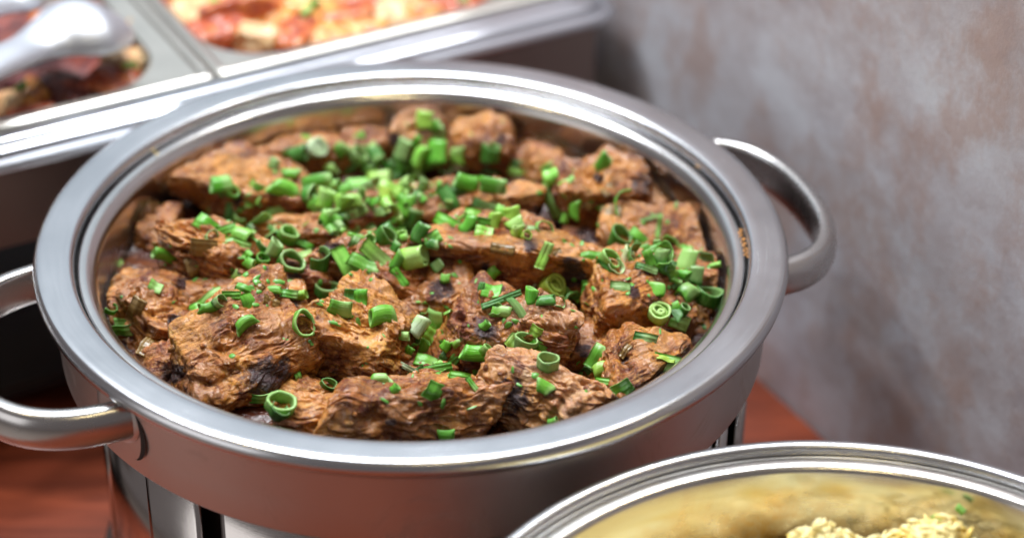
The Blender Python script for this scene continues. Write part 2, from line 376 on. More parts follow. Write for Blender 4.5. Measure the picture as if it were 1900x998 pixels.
def handle(parent, ang, z, name='handle', reach=.050):
    c, s = math.cos(R(ang)), math.sin(R(ang))
    rad = Vector((c, s, 0)); lat = Vector((-s, c, 0))
    # cross-section: D shaped strap, 21 mm tall, flat inner face, bowed outer face
    sec = []
    for k in range(14):
        a = -math.pi/2 + math.pi*k/13
        sec.append((.0020 + .0074*max(0, math.cos(a))**.7, .0112*math.sin(a)))
    sec += [(-.0005, .0105), (-.0012, .006), (-.0015, 0), (-.0012, -.006), (-.0005, -.0105)]
    N = 56; V = []; F = []; K = len(sec)
    pts = []
    for i in range(N+1):
        t = math.pi*i/N
        x = -.0620*(1 if math.cos(t) > 0 else -1)*abs(math.cos(t))**.86
        y = .1660 + reach*abs(math.sin(t))**.72
        pts.append(Vector((y, x, -.0015*math.sin(t))))
    for i, p in enumerate(pts):
        a = pts[max(0, i-1)]; b = pts[min(N, i+1)]
        tg = (b-a); tg.z = 0; tg.normalize(); nr = Vector((tg.y, -tg.x, 0))
        taper = 1 - .08*abs(math.cos(math.pi*i/N))**3
        for q, w in sec:
            pp = p + nr*q
            V.append(rad*pp.x + lat*pp.y + ZZ*(z + p.z + w*taper))
    for i in range(N):
        for k in range(K):
            k2 = (k+1) % K
            F.append((i*K+k, i*K+k2, (i+1)*K+k2, (i+1)*K+k))
    h = child(name, (V, F), M['handle'], parent)
    # oval mounting pads let into the body
    for sgn in (-1, 1):
        aa = R(ang) + sgn*math.atan2(.0590, .165)
        pr = []
        V2 = []; F2 = []
        nn = 24
        for ring, (sc, out) in enumerate(((1.16, .1822), (1.0, .1838), (.8, .1840))):
            for k in range(nn):
                th = 2*math.pi*k/nn
                da = .0145*sc*math.cos(th)/.18 + (.0045/.18)*(-sgn); zz = .0140*sc*math.sin(th)
                V2.append((out*math.cos(aa+da), out*math.sin(aa+da), z+zz))
        for r_ in range(2):
            for k in range(nn): F2.append((r_*nn+k, r_*nn+(k+1) % nn, (r_+1)*nn+(k+1) % nn, (r_+1)*nn+k))
        F2.append(tuple(2*nn+k for k in range(nn)))
        pad = child('handle_mount', (V2, F2), M['drum'], h)
    return h
handle(pot, 18.5, -.0195)
handle(pot, 205, -.0215, reach=.064)
# crescent shadow of the hole beside the front left mount, painted as a dark strip
V2 = []; F2 = []
for i in range(13):
    zz = -.0285 + .0145*math.cos(math.pi*i/12); bow = math.sin(math.pi*i/12)
    for w in (0., 1.):
        a = R(-133.2 + 2.6*bow*.75 + w*1.15*bow)
        V2.append((.18265*math.cos(a), .18265*math.sin(a), zz))
for i in range(12): F2.append((2*i, 2*i+1, 2*i+3, 2*i+2))
child('mount_hole_shadow', (V2, F2), M['dark'], pot)

# gravy at the bottom
n = 200; V = []; F = []
gx = np.linspace(-.1575, .1575, n); X, Y = np.meshgrid(gx, gx); Pn = np.c_[X.ravel()*45, Y.ravel()*45, np.zeros(n*n)]
rr_ = np.hypot(X, Y).ravel()
H = -.0360 + .002*fbm(Pn, 3)
sel = rr_ < .1572
idx = -np.ones(n*n, int); idx[sel] = np.arange(sel.sum())
V = np.c_[X.ravel(), Y.ravel(), H][sel]
F = [(idx[j*n+i], idx[j*n+i+1], idx[(j+1)*n+i+1], idx[(j+1)*n+i]) for j in range(n-1) for i in range(n-1) if min(idx[j*n+i], idx[j*n+i+1], idx[(j+1)*n+i+1], idx[(j+1)*n+i]) >= 0]
gv = mesh_obj('gravy', V, F, M['gravy']); tag(gv, 'dark brown glossy gravy pooled between the beef chunks', 'gravy', kind='stuff')

# ------------------------------------------------------------------ beef chunks
def cube_sphere(N):
    t = np.tan(np.linspace(-np.pi/4, np.pi/4, N+1)); A, B = np.meshgrid(t, t, indexing='ij'); O = np.ones_like(A)
    fs = [(O, A, B), (-O, B, A), (B, O, A), (A, -O, B), (A, B, O), (B, A, -O)]
    D = np.concatenate([np.stack([q.ravel() for q in f], 1) for f in fs]); D /= np.linalg.norm(D, axis=1)[:, None]
    i, j = np.meshgrid(np.arange(N), np.arange(N), indexing='ij'); a = (i*(N+1)+j).ravel()
    q = np.stack([a, a+N+1, a+N+2, a+1], 1); F = np.concatenate([q+k*(N+1)**2 for k in range(6)])
    # weld seams
    key = np.round(D*1e5).astype(np.int64); _, first, inv = np.unique(key, axis=0, return_index=True, return_inverse=True)
    return D[first], inv.ravel()[F]
_cs = {}
def chunk_shape(seed, N, size, sharp=16, cuts=7, rough=1., fibre=1.):
    """irregular torn block: rounded polyhedron plus crags, fibres and pits"""
    if N not in _cs: _cs[N] = cube_sphere(N)
    D, F = _cs[N]; rs = np.random.RandomState(seed)
    pl = []
    for ax in range(3):
        for s in (-1, 1):
            v = np.zeros(3); v[ax] = s; v += rs.normal(0, .17, 3); v /= np.linalg.norm(v); pl.append((v, 1.))
    for k in range(cuts):
        v = rs.normal(size=3); v /= np.linalg.norm(v); pl.append((v, rs.uniform(.90, 1.15)))
    acc = 0
    for v, h in pl: acc = acc + np.maximum(D@v/h, 0)**sharp
    rad = acc**(-1./sharp)
    S = np.array(size)/2
    P = D*rad[:, None]*S
    # outward normal approximation
    nrm = D/S; nrm /= np.linalg.norm(nrm, axis=1)[:, None]
    o = rs.uniform(-40, 40, 3)
    m = min(size)/.045
    lump = fbm(P*32+o, 2)*.0060
    wp = P + np.stack([perlin(P*70+o+q) for q in (3, 47, 91)], 1)*.006
    crag = (.5-np.abs(fbm(wp*75+o+9, 3)))*.0034
    knob = np.maximum(perlin(wp*150+o+21), -.25)*.0019
    fib = (.45-np.abs(fbm(np.c_[wp[:, 0]*24, wp[:, 1]*230, wp[:, 2]*230]+o, 3)))*1.5
    fmask = np.clip(.75+1.2*perlin(P*40+o+31), .15, 1)
    pits = np.clip(fbm(P*120+o+5, 2)-.35, 0, 1)
    fine = fbm(wp*280+o, 2)*.0006
    sm = np.clip(.55+1.5*perlin(P*36+o+71), .12, 1)
    crag, fine = crag*sm, fine*sm
    d = (lump*rough*m*.85 + knob*.6*(1.3-sm) + crag*rough*m + fib*fmask*.0019*fibre - pits*.0038*rough + fine*rough)
    # a couple of deep clefts
    for k in range(1):
        v = rs.normal(size=3); v /= np.linalg.norm(v)
        q = P@v + .004*perlin(P*60+o) - rs.uniform(-.25, .25)*min(size)
        d = d - .0030*rough*np.exp(-(q/.0026)**2)*np.clip(.5+perlin(P*30+o+k), 0, 1)
    P = P + nrm*d[:, None]
    return P, F, nrm
def rot3(yaw, pitch, roll):
    return np.array(Matrix.Rotation(R(yaw), 3, 'Z') @ Matrix.Rotation(R(pitch), 3, 'Y') @ Matrix.Rotation(R(roll), 3, 'X'))
BEEF = []
bvh_v, bvh_f, bvh_owner = [], [], []
def beef(box, ztop, rot, seed, mat, nick, label, char=(), N=64, kz=1., dims=None, **k):
    """box = where the chunk shows, ztop = height of its top; char = patches (x, y, radius) that are scorched"""
    w, h = (box[2]-box[0])/3800*1.12, (box[3]-box[1])/3800*1.18
    sz = min(.042, max(.020, h*.78*kz)); sy = max(.026, (h-sz*.80)/.56)
    size = (w*.96, min(sy, .062), sz)
    if dims: size = tuple(q*1.10 for q in dims); sz = size[2]
    c = at((box[0]+box[2])/2, (box[1]+box[3])/2, ztop-sz*.5); P, F, nrm = chunk_shape(seed, N, size, **k)
    Rm = rot3(*rot); W = P@Rm.T + np.array(c)
    # keep the food inside the pan wall
    lim = .1555; rr = np.hypot(W[:, 0], W[:, 1]); f = np.where(rr > lim, lim/np.maximum(rr, 1e-6), 1.)
    W[:, 0] *= f; W[:, 1] *= f
    D = W-np.array(CAM); zc_ = D@np.array(FWD); sx = 950+FPX*(D@np.array(RGT))/zc_; sy = 499-FPX*(D@np.array(UPV))/zc_
    ch = np.zeros(len(W))
    for x, y, r, *e in char:
        ex = e[0] if e else 1.
        w = np.exp(-(((sx-x)/(r*ex))**2+((sy-y)/r)**2)**1.5); 
        ch = np.maximum(ch, w)
    me_name = 'beef_chunk'
    L = (W-np.array(c))@Rm            # object space keeps the chunk's own axes
    o = mesh_obj(me_name, L, F, M[mat]); o.matrix_world = Matrix.Translation(c) @ Matrix(Rm.tolist()).to_4x4()
    a = o.data.attributes.new('char', 'FLOAT', 'POINT'); a.data.foreach_set('value', (ch*.8).astype(np.float32))
    tag(o, label, 'beef', 'chunks of braised beef in the round dish')
    base = sum(len(x) for x in bvh_v); bvh_v.append(W); bvh_f.append(F+base); bvh_owner.extend([nick]*len(F))
    BEEF.append((nick, o)); return o
PXM = 1/3700.  # metres per photo pixel at the dish (only used to size chunks)
beef((308, 560, 582, 790), -0.006, (34, -4, 6), 3, 'meat_orange', 'front left block',
     'big orange-brown beef block at the front left with a black scorched patch', [(500, 700, 46, 1.5), (320, 690, 26)], 96, cuts=3,fibre=.9,sharp=12,kz=1.1, dims=(.058, .050, .048))
beef((205, 485, 345, 705), -0.016, (24, 12, 0), 12, 'meat_brown', 'left edge chunk',
     'wet red-brown beef chunk against the left wall of the round dish', [(345, 525, 26), (215, 650, 25), (330, 600, 24)], 84, rough=1.2)
beef((285, 418, 520, 545), -0.006, (-26, 10, 0), 23, 'meat_brown', 'stringy left chunk',
     'long stringy beef piece lying slanted at the left with brown onion on it', [(330, 520, 16)], 76, fibre=2.6,cuts=4)
beef((262, 400, 335, 470), -0.03, (0, 0, 10), 31, 'meat_red', 'far left red piece',
     'small dull red beef piece low in shade at the far left of the pile', [], 50, fibre=2)
beef((352, 300, 592, 425), -0.012, (-30, 0, 8), 44, 'meat_brown', 'back left chunk',
     'brown beef chunk at the back left with one strip of green along it', [(440, 372, 14)], 70, dims=(.058, .040, .034))
beef((440, 243, 702, 345), -0.02, (8, 0, -8), 52, 'meat_orange', 'back orange chunk',
     'broad orange-tan beef chunk at the back under the white onion ends', [(690, 300, 18)], 66)
beef((715, 208, 845, 318), -0.01, (10, 0, 14), 61, 'meat_pink', 'rear left lump',
     'knobbly pinkish beef lump at the very back carrying yellow-green onion', [(735, 262, 22)], 60, rough=1.3)
beef((838, 222, 960, 325), -0.014, (-14, 0, 8), 67, 'meat_brown', 'rear right lump',
     'knobbly tan beef lump at the very back right of the yellow-green onion', [(930, 258, 14)], 60, rough=1.4)
beef((975, 280, 1042, 350), -0.018, (0, 15, 0), 71, 'meat_red', 'rear red spike',
     'small pointed dull red beef piece at the back beside the dark wall', [], 44)
beef((590, 340, 790, 460), -0.01, (24, 0, 0), 83, 'meat_pink', 'middle pink chunk',
     'pinkish beef chunk in the middle almost covered by chopped onion', [], 60)
beef((470, 395, 640, 500), -0.016, (0, 0, 0), 85, 'meat_brown', 'middle low chunk',
     'low brown beef chunk beneath the onion left of the centre', [], 54)
beef((500, 480, 610, 556), -0.016, (10, 0, 0), 91, 'meat_red', 'small middle piece',
     'small dark beef piece between the stringy piece and the wedge', [(545, 515, 22)], 50)
beef((592, 436, 806, 572), -0.006, (-16, 12, 8), 102, 'meat_red', 'dark-topped wedge',
     'wedge of beef with a blackened top edge just left of the centre', [(610, 462, 26), (640, 490, 20)], 76, cuts=6)
beef((560, 562, 772, 735), -0.008, (-32, 4, 8), 113, 'meat_orange', 'front middle block',
     'orange-brown fibrous beef block right of the scorched front block', [(575, 650, 12)], 92, fibre=2.2,cuts=4, dims=(.050, .042, .044))
beef((775, 330, 1010, 432), -0.01, (8, 0, 0), 124, 'meat_orange', 'back middle chunk',
     'light brown beef chunk behind the large central block', [(1000, 390, 12)], 64)
beef((800, 408, 1140, 562), -0.002, (-10, 4, 4), 135, 'meat_brown', 'central block',
     'largest beef block in the centre with glossy sauce and a charred right end', [(1065, 505, 38), (985, 455, 18), (900, 500, 12)], 100, fibre=1.6,cuts=4)
beef((1000, 305, 1248, 455), -0.01, (30, 0, 4), 146, 'meat_brown', 'back right chunk',
     'tall craggy beef chunk at the back right with brown onion pieces', [(1190, 340, 24), (1110, 330, 14)], 80, rough=1.3, dims=(.052, .048, .042))
beef((1030, 420, 1130, 505), -0.028, (0, 0, 0), 148, 'meat_red', 'right middle chunk',
     'dark beef chunk in the gap behind the green pile on the right', [(1090, 440, 30)], 50)
beef((1110, 415, 1320, 560), -0.02, (14, 0, 0), 152, 'meat_brown', 'right low chunk',
     'low beef chunk beneath the heap of green rings on the right', [], 56)
beef((1068, 488, 1292, 655), -0.006, (30, 4, 6), 158, 'meat_orange', 'right block',
     'sauce covered beef block at the right with pale torn front face', [(1195, 500, 20), (1175, 540, 16), (1240, 620, 14)], 88, rough=1.2,cuts=4, dims=(.048, .046, .044))
beef((1250, 480, 1352, 650), -0.018, (-12, -8, 0), 169, 'meat_red', 'right edge chunk',
     'reddish beef chunk against the right wall of the round dish', [(1260, 505, 16)], 62)
beef((826, 575, 1062, 708), -0.008, (-18, 6, 8), 171, 'meat_red', 'dark red chunk',
     'dark red beef chunk below the central block with a wine-coloured middle', [(905, 612, 26, 1.2), (940, 660, 22)], 84, rough=1.2, dims=(.058, .036, .040))
beef((965, 562, 1064, 628), -0.002, (-18, 8, -6), 183, 'meat_pink', 'pale slice',
     'pale pinkish beef slice right of the dark red chunk', [], 64, cuts=4)
beef((1100, 628, 1292, 748), -0.01, (38, 4, 4), 194, 'meat_brown', 'front right chunk',
     'brown and red beef chunk against the front right rim', [(1230, 700, 20), (1160, 668, 12)], 72, rough=1.2, dims=(.044, .038, .036))
beef((905, 678, 1160, 822), -0.008, (-16, 8, -6), 205, 'meat_pink', 'front purple chunk',
     'blurred pinkish beef chunk at the front with a purple-black left side', [(950, 735, 46, 1.0)], 78, fibre=1.8)
beef((612, 706, 905, 850), -0.01, (6, 0, -8), 216, 'meat_orange', 'front orange chunk',
     'wide golden-orange beef chunk at the front rim in the middle', [(725, 782, 14)], 76, cuts=4)
beef((520, 738, 650, 845), -0.016, (0, 0, 0), 227, 'meat_orange', 'front small piece',
     'small olive-brown beef piece at the front rim beside the orange chunk', [], 56)
beef((262, 640, 372, 770), -0.026, (12, 0, 0), 238, 'meat_red', 'dark lower left piece',
     'dark wet beef piece deep at the lower left rim', [(322, 700, 34)], 54)
beef((740, 515, 895, 640), -0.016, (12, 0, 0), 249, 'meat_brown', 'deep middle chunk',
     'low beef chunk in the gap below the central block', [(820, 540, 30)], 44)
beef((330, 520, 560, 640), -0.02, (-6, 0, 0), 251, 'meat_brown', 'deep left chunk',
     'low brown beef chunk behind the scorched front block', [(545, 560, 16)], 50)
beef((1030, 610, 1150, 730), -0.022, (0, 0, 0), 253, 'meat_red', 'deep right chunk',
     'low dark red beef chunk in the gap at the front right', [(1080, 650, 20)], 44)

for k_, (bx, zt) in enumerate((((196, 392, 345, 505), -.026), ((1175, 325, 1292, 470), -.024), ((625, 236, 738, 325), -.022), ((935, 242, 1075, 345), -.026),
                               ((180, 500, 262, 640), -.034), ((350, 318, 480, 400), -.026), ((1180, 400, 1330, 520), -.028), ((700, 660, 840, 760), -.028),
                               ((880, 540, 1090, 640), -.026), ((760, 430, 860, 560), -.030), ((480, 700, 600, 800), -.030))):
    beef(bx, zt, (k_*37 % 60-30, 0, 6), 600+k_, ('meat_brown', 'meat_red')[k_ % 2], 'lower piece',
         ('low brown beef piece by the left wall above the left edge chunk', 'low dark beef piece at the right wall behind the green heap', 'low beef piece at the back between the two rear piles',
          'low dark beef piece at the back right of the rear lumps', 'low beef piece deep at the far left wall', 'low dark beef piece at the back left corner of the pile',
          'low beef piece under the dark green rings on the right', 'low dark beef piece in the gap behind the front orange chunk', 'low brown beef piece under the pale slice',
          'low dark beef piece in the cleft left of the central block', 'low brown beef piece between the scorched block and the front small piece')[k_], [], 44, sharp=10)

FOOD = BVHTree.FromPolygons([Vector(v) for v in np.concatenate(bvh_v)], np.concatenate(bvh_f).tolist())

# ------------------------------------------------------------------ chopped spring onion
SHADE = [((.035, .20, .016), 'deep green'), ((.11, .43, .022), 'bright green'), ((.25, .60, .075), 'light green'),
         ((.36, .60, .07), 'yellow-green'), ((.74, .82, .56), 'whitish')]
def tube_vf(L, D, arc=360, wall=.10, flat=1., seed=0, nz=6, na=28, taper=0., slant=.12, bendk=0.):
    rs = random.Random(seed); w = [rs.uniform(-1, 1) for _ in range(6)]
    V, F, inn, U = [], [], [], []
    full = arc >= 359
    m = na if full else na+1
    layers = [0] if full else [0]
    def pt(a, q, rr):
        rad = D/2*rr*(1+.08*w[0]*math.sin(2*a+w[1]*3)+.06*w[2]*math.sin(3*a+w[3]*3)+.03*math.sin(5*a+q*2))
        x = rad*math.cos(a); y = rad*math.sin(a)*flat
        z = (q-.5)*L + slant*D*(q-.5)*2*(w[4]*math.cos(a)+.4*w[5]*math.sin(2*a))
        s = 1+taper*(q-.5)
        x, y = x*s, y*s
        x += bendk*((q-.5)**2)*L
        return (x, y, z)
    for side, rr in ((0, 1.), (1, 1.-2*wall)):
        for i in range(m):
            a = R(arc)*i/na
            for j in range(nz+1):
                V.append(pt(a, j/nz, rr*(1+(.015*math.sin(9*a+w[1]) if side == 0 else 0)))); inn.append(float(side)); U.append((i/na, j/nz))
    K = nz+1; off = m*K
    for i in range(na):
        i2 = (i+1) % m
        for j in range(nz):
            F.append((i*K+j, i2*K+j, i2*K+j+1, i*K+j+1)); F.append((off+i*K+j+1, off+i2*K+j+1, off+i2*K+j, off+i*K+j))
        F.append((i*K, off+i*K, off+i2*K, i2*K)); F.append((i*K+nz, i2*K+nz, off+i2*K+nz, off+i*K+nz))
    if not full:
        for i in (0, na):
            for j in range(nz): F.append((i*K+j, i*K+j+1, off+i*K+j+1, off+i*K+j))
    return V, F, inn, U
def strip_vf(L, W, curl=.5, bend=.5, seed=0, nx=12, ny=8, th=.0006, fold=0.):
    rs = random.Random(seed); tw = rs.uniform(-.5, .5); sk = rs.uniform(-.25, .25); wv = rs.uniform(0, 6)
    V, F, inn, U = [], [], [], []
    for side in (0, 1):
        for i in range(nx+1):
            u = i/nx-.5
            for j in range(ny+1):
                v = j/ny-.5
                z = u*L + sk*v*W*.6
                ac = curl*v*2.6; x = W*math.sin(ac)/max(2.6*curl, 1e-3); y = -(1-math.cos(ac))*W/max(2.6*curl, 1e-3)
                y += fold*abs(v)*W*-1.
                ab = bend*u*2.2
                y -= L*(1-math.cos(ab))/max(2.2*abs(bend), 1e-3)*(1 if bend > 0 else -1)*.9
                y += .0005*math.sin(u*7+wv)+.00025*math.sin(v*14+wv)
                t_ = tw*u; x, y = x*math.cos(t_)-y*math.sin(t_), x*math.sin(t_)+y*math.cos(t_)
                V.append((x, y-side*th, z)); inn.append(float(side)*.8); U.append((v*.6+.5, u+.5))
    K = ny+1; off = (nx+1)*K
    for i in range(nx):
        for j in range(ny):
            F.append((i*K+j, i*K+j+1, (i+1)*K+j+1, (i+1)*K+j)); F.append((off+i*K+j, off+(i+1)*K+j, off+(i+1)*K+j+1, off+i*K+j+1))
        for j in (0, ny): F.append((i*K+j, (i+1)*K+j, off+(i+1)*K+j, off+i*K+j))
    for j in range(ny):
        for i in (0, nx): F.append((i*K+j, i*K+j+1, off+i*K+j+1, off+i*K+j))
    return V, F, inn, U
PLACED = []
ONIONS = []
def onion(x, y, ty, ln, dia, th, ph=12, shade=1, lift=0.):
    seed = int(x*7+y*13); rs = random.Random(seed)
    d = ray(x, y); hit, nrm, fi, dist = FOOD.ray_cast(CAM, d)
    if hit is None or dist > 1.4: hit = at(x, y, -.036); nrm = ZZ.copy(); fi = -1; dist = (hit-CAM).length
    s = dist/FPX*.97
    L, D = ln*s*1.04, dia*s*1.02
    th_, ph_ = R(th), R(ph)
    A = (RGT*math.cos(th_)*math.cos(ph_)+UPV*math.sin(th_)*math.cos(ph_)-FWD*math.sin(ph_)).normalized()
    near = sum(1 for q in PLACED if (q-Vector((x, y))).length < .55*max(ln, dia))
    PLACED.append(Vector((x, y)))
    if ty in 'SF':
        up = (nrm*.7 - FWD*.75 + Vector([rs.uniform(-.35, .35) for _ in range(3)])).normalized()
    else: up = -FWD
    Y = (up - A*up.dot(A)).normalized(); X = Y.cross(A).normalized()
    r_off = {'T': .42*D, 'R': .30*D+.2*L, 'D': .45*D, 'C': .30*D, 'S': .0018, 'F': .0012}[ty]
    if ty in 'RC' and ph > 40: r_off = .5*L*math.sin(ph_)+.2*D*math.cos(ph_)
    if ty == 'D' and ph > 40: r_off = .45*L
    pos = hit - d*(r_off + lift*.001 + min(near, 3)*.0013)
    parts = []
    if ty == 'T': vf = tube_vf(L, D, 360, rs.uniform(.08, .13), rs.choice((.35, .5, .65, .8, .92)), seed, slant=rs.uniform(.08, .34), taper=rs.uniform(-.15, .15), bendk=rs.uniform(-.5, .5))
    elif ty == 'R': vf = tube_vf(L, D, 360, rs.uniform(.07, .10), rs.uniform(.6, .95), seed, slant=rs.uniform(.1, .3))
    elif ty == 'C': vf = tube_vf(L, D, rs.uniform(200, 300), .05, rs.uniform(.7, 1.), seed)
    elif ty == 'D':
        vf = tube_vf(L, D, 360, .11, .93, seed, slant=.05)
        for q, sh, dx in ((.72, .84, .03), (.40, .74, -.05)):
            pv = tube_vf(L*sh*1.1, D*q, 360, .17 if q > .5 else .42, .80, seed+int(q*9), slant=.10)
            parts.append(([(a+dx*D, b-dx*D*.6, c) for a, b, c in pv[0]],)+tuple(pv[1:]))
    else: vf = strip_vf(L, D, .15 if ty == 'F' else rs.uniform(.35, .85), rs.uniform(-.1, .25) if ty == 'F' else rs.uniform(.2, .8), seed)
    Vs, Fs, inn, U = [list(q) for q in vf]
    for p in parts:
        b = len(Vs); Vs += p[0]; Fs += [tuple(i+b for i in f) for f in p[1]]; inn += p[2]; U += p[3]
    kinds = {'T': 'spring_onion_tube', 'R': 'spring_onion_ring', 'D': 'spring_onion_slice', 'C': 'spring_onion_curl', 'S': 'spring_onion_leaf', 'F': 'spring_onion_leaf'}
    o = mesh_obj(kinds[ty], Vs, Fs, M['onion'])
    me = o.data; a = me.attributes.new('inner', 'FLOAT', 'POINT'); a.data.foreach_set('value', np.array(inn, np.float32))
    ul = me.uv_layers.new(name='UVMap'); li = np.empty(len(me.loops), np.int32); me.loops.foreach_get('vertex_index', li)
    ul.data.foreach_set('uv', np.array(U, np.float32)[li].ravel())
    twist = rs.uniform(-.5, .5) if ty in 'TRD' else 0
    if ty == 'C': twist = rs.uniform(0, 6.28)
    X2 = X*math.cos(twist)+Y*math.sin(twist); Y2 = A.cross(X2)
    # strips: length along A, sheet normal = Y
    o.matrix_world = Matrix(((X2.x, Y2.x, A.x, pos.x), (X2.y, Y2.y, A.y, pos.y), (X2.z, Y2.z, A.z, pos.z), (0, 0, 0, 1)))
    c0 = SHADE[shade][0]; j = rs.uniform(.82, 1.18)
    o.color = (min(1, c0[0]*j*rs.uniform(.85, 1.2)), min(1, c0[1]*j), min(1, c0[2]*j), 1)
    ONIONS.append(dict(o=o, x=x, y=y, ty=ty, ln=ln, dia=dia, shade=shade, on=bvh_owner[fi] if fi >= 0 else 'gravy by the wall'))
    return o
